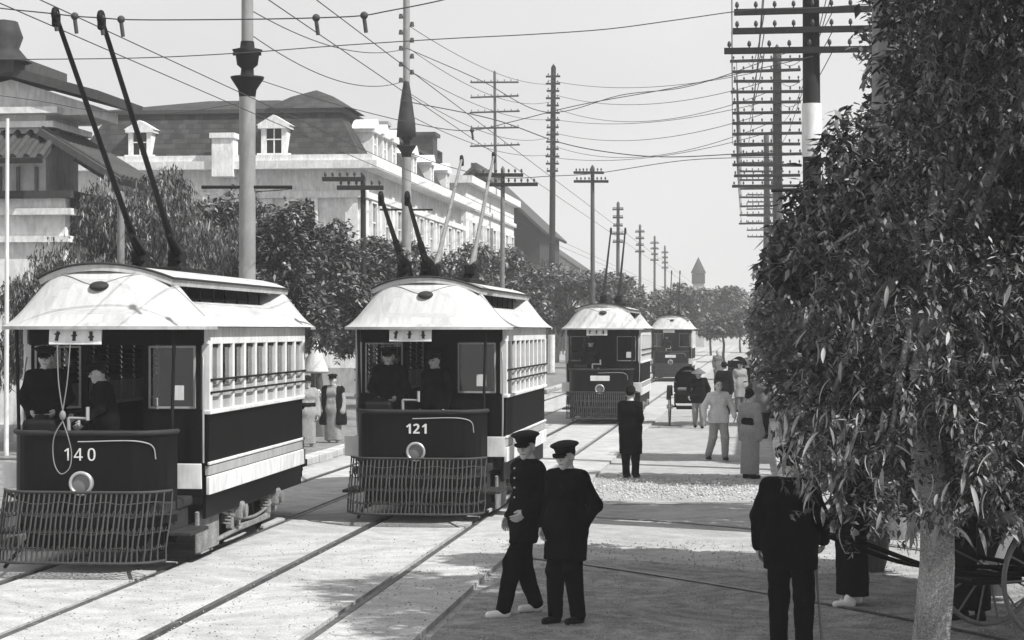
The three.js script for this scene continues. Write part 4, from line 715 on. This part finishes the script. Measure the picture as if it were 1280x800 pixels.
// a relaxed hand: wrist at the origin, fingers down -y, palm to -x, thumb to +z
const handGeo = (() => {
  const L = [cone(V(0, 0.02, 0), V(0, -0.02, 0), 0.024, 0.025, 0.02), cone(V(0, -0.03, -0.02), V(0, -0.075, -0.026), 0.017, 0.014, 0.02), cone(V(0, -0.03, 0.0), V(0, -0.082, 0.0), 0.017, 0.014, 0.02), cone(V(0, -0.03, 0.02), V(0, -0.078, 0.024), 0.017, 0.014, 0.02)];
  [[-0.03, 0.058, 0.85], [-0.01, 0.072, 1], [0.011, 0.076, 1], [0.031, 0.068, 0.95]].forEach(([z, l, w]) => { const a = V(0, -0.08, z), b = V(-0.012, -0.08 - l * 0.45, z * 1.1), c = V(-0.032, -0.08 - l * 0.75, z * 1.1), e = V(-0.05, -0.08 - l * 0.9, z * 1.05); L.push(cone(a, b, 0.0098 * w, 0.009 * w, 0.006), cone(b, c, 0.009 * w, 0.0084 * w, 0.004), cone(c, e, 0.0084 * w, 0.007 * w, 0.004)); });
  L.push(cone(V(0, -0.025, 0.025), V(-0.012, -0.055, 0.048), 0.014, 0.011, 0.012), cone(V(-0.012, -0.055, 0.048), V(-0.022, -0.088, 0.052), 0.011, 0.0085, 0.005));
  return solid(L, 0.0045);
})();
const skinned = (g) => { g = prep(g); if (!g.attributes.color) g.setAttribute('color', new THREE.BufferAttribute(new Float32Array(g.attributes.position.count * 3).fill(1), 3)); if (!g.attributes.uv) boxUV(g); return g; };
const baseJoints = () => ({ pelvis: V(0, 0.93, 0), waist: V(0, 1.08, 0.005), chest: V(0, 1.27, 0), neck: V(0, 1.43, -0.015), head: V(0, 1.57, 0.012),
  sL: V(0.165, 1.365, -0.01), eL: V(0.225, 1.11, -0.03), wL: V(0.225, 0.86, 0.04), sR: V(-0.165, 1.365, -0.01), eR: V(-0.225, 1.11, -0.03), wR: V(-0.225, 0.86, 0.04),
  hL: V(0.09, 0.9, 0), kL: V(0.1, 0.49, 0.02), aL: V(0.1, 0.085, -0.02), hR: V(-0.09, 0.9, 0), kR: V(-0.1, 0.49, 0.02), aR: V(-0.1, 0.085, -0.02), footL: 0, footR: 0 });
const CAPS = {
  student: () => [lathe([[0.01, 0.142], [0.08, 0.141], [0.128, 0.122], [0.134, 0.112], [0.1, 0.085], [0.092, 0.05], [0.088, 0.05]], 22).scale(1, 1, 1.12).rotateX(0.07), new THREE.CylinderGeometry(0.098, 0.1, 0.012, 18, 1, false, -1.1, 2.2).scale(0.9, 1, 1.25).rotateX(0.3).translate(0, 0.05, 0.045)],
  flat: () => [lathe([[0.01, 0.15], [0.07, 0.148], [0.11, 0.125], [0.112, 0.11], [0.09, 0.085], [0.09, 0.05]], 20).scale(1, 1, 1.15), new THREE.CylinderGeometry(0.09, 0.092, 0.01, 16, 1, false, -1.0, 2.0).scale(0.9, 1, 1.3).rotateX(0.25).translate(0, 0.055, 0.05)],
  bowler: () => [lathe([[0.01, 0.175], [0.05, 0.168], [0.085, 0.135], [0.094, 0.08], [0.096, 0.055], [0.14, 0.06], [0.142, 0.052], [0.09, 0.045]], 22).scale(1, 1, 1.12)],
  straw: () => [lathe([[0.01, 0.19], [0.03, 0.18], [0.12, 0.11], [0.21, 0.045], [0.214, 0.04], [0.11, 0.09], [0.02, 0.16]], 24)],
};
function person(o) {
  const t = thing('person', o.label, 'person', o.group, o.pos, o.turn || 0), J = baseJoints(), C = o.cell || 0.016;
  for (const [k, v] of Object.entries(o.pose || {})) J[k] = Array.isArray(v) ? V(...v) : v;
  const s = (o.height || 1.65) / 1.7, W = o.wide || 1;
  const in_ = new THREE.Group(); // all parts share one scale
  const wr = (amp0, f, amp = amp0 * 1.5) => (d, x, y, z) => d + amp * noise.noise(x * f, y * f * 0.6, z * f) + amp * 0.6 * noise.noise(x * f * 2.3 + 5, y * f * 1.4, z * f * 2.3);
  const add = (name, g, mat, par) => { g = Array.isArray(g) ? join(g) : g; g.scale(s, s, s); return mk(name, [g], mat, par || t); };
  // body: one continuous figure
  const torso = (e) => [cone(V(J.chest.x - 0.075, J.chest.y, J.chest.z), V(J.chest.x + 0.075, J.chest.y, J.chest.z), 0.105 * W + e, 0.105 * W + e, 0.05), cone(J.sL, J.sR, 0.05 + e * 0.8, 0.05 + e * 0.8, 0.06), cone(J.neck.clone().add(V(0, 0.0, 0)), J.sL.clone().multiplyScalar(1), 0.052 + e * 0.5, 0.045 + e * 0.7, 0.05), cone(J.neck.clone(), J.sR.clone(), 0.052 + e * 0.5, 0.045 + e * 0.7, 0.05), cone(V(J.waist.x - 0.055, J.waist.y, J.waist.z), V(J.waist.x + 0.055, J.waist.y, J.waist.z), 0.1 * W + e, 0.1 * W + e, 0.06), cone(V(J.pelvis.x - 0.065, J.pelvis.y, J.pelvis.z), V(J.pelvis.x + 0.065, J.pelvis.y, J.pelvis.z), 0.11 * W + e, 0.11 * W + e, 0.06)];
  const arm = (S, e, e2 = e) => [cone(J['s' + S], J['e' + S], 0.05 + e, 0.042 + e, 0.04), cone(J['e' + S], J['w' + S], 0.04 + e, 0.028 + e2, 0.03)];
  const leg = (S, e, e2 = e) => [cone(J['h' + S], J['k' + S], 0.082 + e, 0.055 + e2, 0.04), cone(J['k' + S], J['a' + S], 0.055 + e2, 0.036 + e2, 0.03)];
  const body = skinned(solid([...torso(0), cone(J.neck, J.head.clone().add(V(0, -0.08, -0.02)), 0.056, 0.05, 0.04), ...arm('L', 0), ...arm('R', 0), ...leg('L', 0), ...leg('R', 0), ...['L', 'R'].map(S => cone(J['a' + S].clone().add(V(0, -0.04, -0.02)), J['a' + S].clone().add(V(Math.sin(J['foot' + S]) * 0.13, -0.055, Math.cos(J['foot' + S]) * 0.13)), 0.035, 0.028))], Math.max(C, 0.022)));
  const hd = headGeo.clone().rotateX(o.nod || 0).rotateY(o.look || 0).translate(J.head.x, J.head.y, J.head.z);
  const hands = ['L', 'R'].map(S => { const d = J['w' + S].clone().sub(J['e' + S]).normalize(), h = handGeo.clone(); if (S === 'R') { h.scale(-1, 1, 1); const ix = h.index.array; for (let i = 0; i < ix.length; i += 3) { const q = ix[i]; ix[i] = ix[i + 1]; ix[i + 1] = q; } h.computeVertexNormals(); } return h.applyQuaternion(new THREE.Quaternion().setFromUnitVectors(V(0, -1, 0), d)).translate(J['w' + S].x, J['w' + S].y, J['w' + S].z); });
  add('body', [body, skinned(hd), ...hands.map(skinned)], P.skin);
  const headset = (g) => g.rotateX(o.nod || 0).rotateY(o.look || 0).translate(J.head.x, J.head.y, J.head.z);
  // hair
  const hair = solid([blob(V(0, 0.045, -0.022), V(0.081, 0.088, 0.095)), ...(o.bun ? [blob(V(0, 0.12, -0.06), V(0.075, 0.05, 0.07), 0.03), blob(V(0, 0.02, -0.1), V(0.06, 0.06, 0.04), 0.03)] : [])], 0.009, (d, x, y, z) => Math.max(d, (z * 0.85 - y * 0.55 - (o.bun ? 0.01 : -0.01))));
  add('hair', headset(hair), P.hair);
  if (o.hat) add('hat', CAPS[o.hat]().map(g => headset(prep(g))), o.hatMat || P.cap);
  if (o.dress === 'kimono') {
    const hem = o.hem ?? 0.1, mid = J.hL.clone().lerp(J.hR, 0.5), fx = (J.aL.x + J.aR.x) / 2, fz = (J.aL.z + J.aR.z) / 2;
    add('robe', solid([...torso(0.028), cone(mid.clone().add(V(-0.05, 0, 0)), V(fx - 0.075, hem, fz), 0.135, 0.125, 0.08), cone(mid.clone().add(V(0.05, 0, 0)), V(fx + 0.075, hem, fz), 0.135, 0.125, 0.08), ...arm('L', 0.035, 0.06), ...arm('R', 0.035, 0.06), ...['L', 'R'].map(S => cone(J['e' + S].clone().lerp(J['w' + S], 0.6), J['e' + S].clone().lerp(J['w' + S], 0.6).add(V(0, -0.2, -0.02)), 0.06, 0.05, 0.05))], C, (d, x, y, z) => Math.max(wr(0.006, 9)(d, x, y, z), hem - 0.01 - y, y - J.neck.y - 0.035)), o.mat || P.cloth);
    if (o.sash) add('sash', solid([cone(V(J.waist.x - 0.055, J.waist.y + 0.0, J.waist.z), V(J.waist.x + 0.055, J.waist.y, J.waist.z), 0.142, 0.142)], C, (d, x, y) => Math.max(d, Math.abs(y - J.waist.y) - (o.sash === 2 ? 0.11 : 0.05))), o.sashMat || P.wool2);
    if (o.cloak) add('cloak', solid([cone(J.sL, J.sR, 0.1, 0.1, 0.05), cone(V(-0.1, 1.28, -0.02), V(-0.16, 0.62, -0.03), 0.15, 0.17, 0.08), cone(V(0.1, 1.28, -0.02), V(0.16, 0.62, -0.03), 0.15, 0.17, 0.08)], C, (d, x, y, z) => Math.max(wr(0.008, 8)(d, x, y, z), 0.55 - y, y - 1.45, Math.min(0.11 - Math.abs(x), z - 0.02) * (z > 0.02 ? 1 : 0) + (z > 0.02 ? 0 : -1))), P.wool2);
  } else {
    add('trousers', solid([...torso(0.012).slice(4), ...leg('L', 0.02, 0.034), ...leg('R', 0.02, 0.034)], C, (d, x, y, z) => Math.max(wr(0.006, 11)(d, x, y, z), y - J.waist.y - 0.02)), o.legMat || P.wool);
    const hem = o.hem ?? 0.66, skirt = ['L', 'R'].map(S => cone(J['h' + S].clone().add(V(0, 0.05, 0)), J['h' + S].clone().lerp(J['k' + S], Math.min(1, (J['h' + S].y - hem) / Math.max(0.1, J['h' + S].y - J['k' + S].y))).add(V(0, -0.03, 0)), 0.128, 0.125, 0.09));
    const coat = add('coat', solid([...torso(0.026), ...skirt, ...arm('L', 0.024, 0.026), ...arm('R', 0.024, 0.026)], C, (d, x, y, z) => Math.max(wr(0.006, 10)(d, x, y, z), hem - y, y - J.neck.y - 0.03)), o.mat || P.wool);
    add('collar', solid([cone(J.neck.clone().add(V(0, -0.03, 0)), J.neck.clone().add(V(0, 0.035, 0.006)), 0.072, 0.062)], 0.01, (d, x, y) => Math.max(d, Math.abs(y - J.neck.y - 0.025) - 0.018)), o.collar === 0 ? (o.mat || P.wool) : P.linen);
    if (o.buttons) for (let k = 0; k < 5; k++) add('button', new THREE.SphereGeometry(0.011, 8, 6).translate(J.chest.x, J.chest.y + 0.1 - k * 0.09, J.chest.z + 0.133), P.brass, coat);
  }
  for (const S of ['L', 'R']) { const a = J['a' + S], f = J['foot' + S]; add('shoe', solid([cone(a.clone().add(V(0, 0.01, -0.005)), a.clone().add(V(0, -0.045, -0.02)), 0.05, 0.045, 0.03), cone(a.clone().add(V(0, -0.045, -0.02)), a.clone().add(V(Math.sin(f) * 0.15, -0.05, Math.cos(f) * 0.15)), 0.042, 0.036, 0.03)], 0.011, (d, x, y) => Math.max(d, a.y - 0.083 - y)), o.shoeMat || P.leather); }
  t.remove(in_); return t;
}
const FOOTERS = 'people walking in the street';
// the two friends in dark suits and caps
person({ label: 'man in dark suit and peaked cap with white shoes, arm in arm with a friend', pos: ground(659, 768), turn: -1.1, height: 1.66, hat: 'student', look: 0.7, nod: 0.08, cell: 0.012, hem: 0.68, buttons: true,
  shoeMat: P.leatherWhite, pose: { hL: [0.09, 0.9, 0], kL: [0.1, 0.5, 0.2], aL: [0.1, 0.085, 0.3], hR: [-0.09, 0.9, 0], kR: [-0.1, 0.49, 0.0], aR: [-0.1, 0.09, -0.14], eR: [-0.24, 1.12, -0.08], wR: [-0.24, 0.9, 0.06], eL: [0.25, 1.13, -0.08], wL: [0.2, 0.98, 0.12] } });
person({ label: 'man in dark coat and peaked cap with hand in his pocket, beside the white-shoed friend', pos: ground(708, 779), turn: -0.7, height: 1.6, hat: 'student', look: 0.1, nod: 0.12, cell: 0.012, hem: 0.6, wide: 1.05,
  pose: { eL: [0.255, 1.12, -0.12], wL: [0.2, 0.95, -0.02], eR: [-0.24, 1.12, -0.05], wR: [-0.2, 0.9, 0.1], kL: [0.1, 0.49, 0.03], aL: [0.1, 0.085, -0.05], kR: [-0.09, 0.49, 0.05], aR: [-0.09, 0.085, 0.06] } });
// alone in the road
person({ label: 'man in long dark coat standing alone in the road before the third tram', pos: ground(788, 597), turn: 2.7, height: 1.58, hat: 'bowler', hem: 0.45, cell: 0.018, pose: { aL: [0.08, 0.085, -0.02], aR: [-0.09, 0.085, 0.03], eL: [0.2, 1.12, 0.02], wL: [0.13, 1.0, 0.16], eR: [-0.2, 1.12, 0.02], wR: [-0.12, 1.02, 0.16] } });
// under the leafy tree
{ const p = ground(987, 818);
  person({ label: 'man in dark suit with a cane, half hidden by the leafy tree', pos: p, turn: 2.85, height: 1.66, hat: 'flat', hem: 0.7, cell: 0.014, wide: 1.12, pose: { eL: [0.26, 1.13, -0.02], wL: [0.27, 0.88, 0.06], eR: [-0.27, 1.12, 0.0], wR: [-0.25, 0.93, 0.17], kL: [0.1, 0.49, 0.06], aL: [0.1, 0.085, 0.06], kR: [-0.12, 0.49, -0.02], aR: [-0.13, 0.085, -0.08] } });
  const c = thing('walking_cane', 'thin pale walking cane held by the man under the tree', 'cane', null, [p.x + 0.24, 0, p.z - 0.02]);
  mk('shaft', [rod(V(0.02, 0.01, 0.06), V(-0.02, 0.8, -0.1), 0.012, 0.012, 8)], P.straw, c); mk('handle', [tube([V(-0.02, 0.8, -0.1), V(-0.02, 0.86, -0.11), V(0.0, 0.88, -0.14), V(0.01, 0.85, -0.18)], 0.013, 12, 6)], P.straw, c); }
person({ label: 'person in long dark robe with white split socks behind the leafy tree', pos: ground(1064, 757), turn: -1.2, height: 1.6, hat: 'bowler', dress: 'kimono', mat: P.wool2, cell: 0.018, hem: 0.12, shoeMat: P.leatherWhite, pose: { aL: [0.09, 0.085, 0.08], aR: [-0.09, 0.085, -0.1] } });
// the road beside the trees
person({ label: 'person in white jacket and light trousers striding with a dark waistband', pos: ground(898, 576), turn: 0.2, height: 1.6, mat: P.linen, legMat: P.cloth, cell: 0.02, hem: 0.8, collar: 0, group: FOOTERS, pose: { kL: [0.1, 0.5, 0.14], aL: [0.13, 0.1, 0.05], kR: [-0.11, 0.5, -0.02], aR: [-0.16, 0.1, -0.22], eL: [0.3, 1.14, 0.02], wL: [0.3, 0.95, 0.16], eR: [-0.32, 1.15, 0.0], wR: [-0.34, 0.95, 0.1] } });
person({ label: 'woman in pale striped kimono with dark sash and piled dark hair', pos: ground(938, 598), turn: 2.3, height: 1.55, dress: 'kimono', sash: 2, bun: true, mat: P.cloth, cell: 0.018, hem: 0.1, group: FOOTERS });
person({ label: 'person in dark robe walking between the rickshaw and the shop trees', pos: ground(905, 522), turn: 2.9, height: 1.62, dress: 'kimono', mat: P.wool2, hat: 'bowler', cell: 0.024, group: FOOTERS });
person({ label: 'person in pale coat waiting beyond the kimono woman', pos: ground(925, 515), turn: 0.3, height: 1.6, mat: P.cloth, legMat: P.clothGrey, hat: 'flat', cell: 0.024, hem: 0.5, group: FOOTERS });
person({ label: 'person in dark coat at the kerb beside the street trees', pos: ground(952, 548), turn: -0.6, height: 1.6, mat: P.clothGrey, legMat: P.wool2, hat: 'flat', cell: 0.024, group: FOOTERS });
for (const [px, py, tn, m, lm, h, hat, lab] of [[936, 486, 2.6, P.cloth, P.clothGrey, 1.6, 'straw', 'person under a wide straw hat far up the road'], [962, 530, -1.4, P.cloth, P.wool2, 1.6, 'straw', 'person in grey under a straw hat beside the kerb'], [897, 480, 0.2, P.clothGrey, P.clothGrey, 1.6, null, 'small grey figure near the last tram']])
  person({ label: lab, pos: ground(px, py), turn: tn, height: h, mat: m, legMat: lm, hat: hat, cell: 0.026, hem: 0.55, group: FOOTERS, collar: 0, pose: { kL: [0.1, 0.5, 0.12], aL: [0.1, 0.09, 0.12], aR: [-0.1, 0.09, -0.14] } });
person({ label: 'person in dark robe beside the parked rickshaw', pos: ground(1212, 776), turn: -0.9, height: 1.6, dress: 'kimono', mat: P.wool2, hat: 'bowler', cell: 0.02, hem: 0.12 });
// between the two numbered trams
person({ label: 'person in pale long robe and round hat between the two numbered trams', pos: ground(384, 566), turn: 0.3, height: 1.6, dress: 'kimono', mat: P.cloth, sash: 1, hat: 'bowler', cell: 0.02, hem: 0.2, group: FOOTERS });
person({ label: 'person in pale robe under an open dark cloak between the two numbered trams', pos: ground(416, 561), turn: -0.2, height: 1.62, dress: 'kimono', mat: P.cloth, cloak: true, hat: 'flat', cell: 0.02, hem: 0.2, group: FOOTERS });
person({ label: 'child in grey robe following the pale-robed walkers', pos: ground(398, 553), turn: 0.1, height: 1.25, dress: 'kimono', mat: P.clothGrey, sash: 1, cell: 0.02, hem: 0.15, group: FOOTERS });
{ const c = thing('folded_parasol', 'pale folded parasol held up above the pedestrians', 'parasol', null, ground(394, 556));
  mk('stick', [rod(V(0, 0.2, 0), V(0, 2.55, 0), 0.014)], P.straw, c); mk('cover', [lathe([[0.015, 2.45], [0.06, 2.3], [0.3, 1.68], [0.31, 1.62], [0.26, 1.66], [0.02, 2.35]], 12)], P.linen, c); }
// crews on the platforms
function crew(tram, x, z, o) { tram.updateMatrixWorld(true); return person({ ...o, pos: tram.localToWorld(V(x, 0.742, z)), turn: tram.rotation.y + (o.turn || 0), cell: 0.016, group: 'tram crews on the platforms' }); }
crew(tramA, -0.62, -0.68, { label: 'motorman in dark uniform and cap at the controller of the tram numbered 140', turn: 0.1, height: 1.62, hat: 'student', hem: 0.5, pose: { eL: [0.27, 1.13, 0.06], wL: [0.16, 0.99, 0.22], eR: [-0.25, 1.12, 0.05], wR: [-0.12, 0.98, 0.22] } });
crew(tramA, 0.06, -0.62, { label: 'conductor in dark uniform leaning on the dash of the tram numbered 140', turn: -1.1, height: 1.5, hat: 'student', nod: 0.15, hem: 0.55, wide: 1.1, pose: { head: [0, 1.52, 0.1], neck: [0, 1.4, 0.05], chest: [0, 1.25, 0.04], sL: [0.165, 1.34, 0.04], sR: [-0.165, 1.34, 0.04], eL: [0.25, 1.1, 0.12], wL: [0.24, 0.95, 0.3], eR: [-0.24, 1.1, 0.12], wR: [-0.2, 1.0, 0.32] } });
crew(tramB, -0.5, -0.72, { label: 'motorman in dark uniform at the controller of the tram numbered 121', turn: 0, height: 1.56, hat: 'student', hem: 0.5, pose: { eL: [0.27, 1.13, 0.06], wL: [0.16, 0.99, 0.22], eR: [-0.25, 1.12, 0.05], wR: [-0.12, 0.98, 0.22] } });
crew(tramB, 0.12, -0.8, { label: 'second man in dark coat on the platform of the tram numbered 121', turn: -0.5, height: 1.5, hat: 'flat', hem: 0.5 });
crew(tramC, -0.3, -0.75, { label: 'motorman on the platform of the third tram', turn: 0, height: 1.56, hat: 'student', hem: 0.5 });
crew(tramD, -0.2, -0.75, { label: 'motorman on the platform of the last tram', turn: 0, height: 1.56, hat: 'student', hem: 0.5 });

// ---------------------------------------------------------------- rickshaws
function rickshaw(label, pos, turn, guardMat) {
  const t = thing('rickshaw', label, 'rickshaw', 'rickshaws', pos, turn), R = 0.5;   // shafts run to +z, wheels on the x axis
  for (const s of [1, -1]) {
    const w = mk('wheel', [new THREE.TorusGeometry(R, 0.022, 8, 36).rotateY(Math.PI / 2).translate(s * 0.48, R + 0.02, 0), ...Array.from({ length: 14 }, (_, k) => rod(V(s * 0.48, R + 0.02, 0), V(s * 0.48, R + 0.02 + R * Math.sin(k * 0.4488), R * Math.cos(k * 0.4488)), 0.011, 0.009, 5))], P.polePale, t);
    mk('hub', [new THREE.CylinderGeometry(0.06, 0.06, 0.16, 14).rotateZ(Math.PI / 2).translate(s * 0.48, R + 0.02, 0)], P.brass, w);
    mk('mudguard', [sheet(16, 2, (u, v) => { const a = 0.35 + u * 2.3; return V(s * 0.48 + (v - 0.5) * 0.13, R + 0.02 + 0.58 * Math.sin(a), 0.58 * Math.cos(a)); })], guardMat, t);
    mk('shaft', [tube([V(s * 0.3, 0.5, -0.4), V(s * 0.31, 0.55, 0.2), V(s * 0.3, 0.6, 0.9), V(s * 0.27, 0.9, 1.8)], 0.022, 24, 6)], P.wool2, t);
  }
  mk('axle', [rod(V(-0.5, R + 0.02, 0), V(0.5, R + 0.02, 0), 0.025)], P.iron, t);
  mk('crossbar', [rod(V(-0.3, 0.9, 1.78), V(0.3, 0.9, 1.78), 0.02)], P.wool2, t);
  mk('body', [rb(0.66, 0.34, 0.6, 0, 0.78, -0.05, 0.06), rb(0.66, 0.62, 0.1, 0, 1.15, -0.34, 0.05, -0.2), rb(0.08, 0.3, 0.5, 0.32, 1.05, -0.08, 0.03), rb(0.08, 0.3, 0.5, -0.32, 1.05, -0.08, 0.03), rb(0.56, 0.06, 0.5, 0, 0.5, 0.42, 0.02)], P.paintDark, t);
  mk('hood', [sheet(20, 6, (u, v) => { const a = Math.PI * (0.08 + u * 0.84); return V(0.36 * Math.cos(a) * (1 + 0.05 * Math.sin(v * 18)), 1.15 + 0.46 * Math.sin(a) * (0.75 + 0.25 * v), -0.5 + v * 0.42); })], P.wool2, t);
  mk('seat', [rb(0.56, 0.1, 0.44, 0, 0.98, -0.05, 0.04)], P.clothGrey, t);
  return t;
}
{ const p = ground(872, 536); rickshaw('rickshaw with raised dark hood coming up the road beside the trees', p.clone().add(V(-0.12, 0, -1.7)), TURN, P.paintDark);
  person({ label: 'rickshaw puller in dark jacket between the shafts', pos: p.clone().add(V(0.05, 0, -0.25)), turn: TURN, height: 1.58, hat: 'straw', hatMat: P.clothGrey, legMat: P.cloth, cell: 0.02, hem: 0.72, nod: 0.15, pose: { head: [0, 1.53, 0.08], neck: [0, 1.41, 0.04], eL: [0.28, 1.12, -0.04], wL: [0.28, 0.93, 0.04], eR: [-0.28, 1.12, -0.04], wR: [-0.28, 0.93, 0.04], kL: [0.1, 0.5, 0.1], aL: [0.1, 0.085, 0.0], kR: [-0.1, 0.5, 0.0], aR: [-0.1, 0.1, -0.2] } }); }
rickshaw('far dark rickshaw behind the walkers near the last tram', ground(925, 500), TURN + 0.4, P.paintDark);
rickshaw('parked rickshaw with white mudguards in the shade of the leafy tree', ground(1275, 792), -1.2, P.paintWhite);
renderer.render(scene, camera);
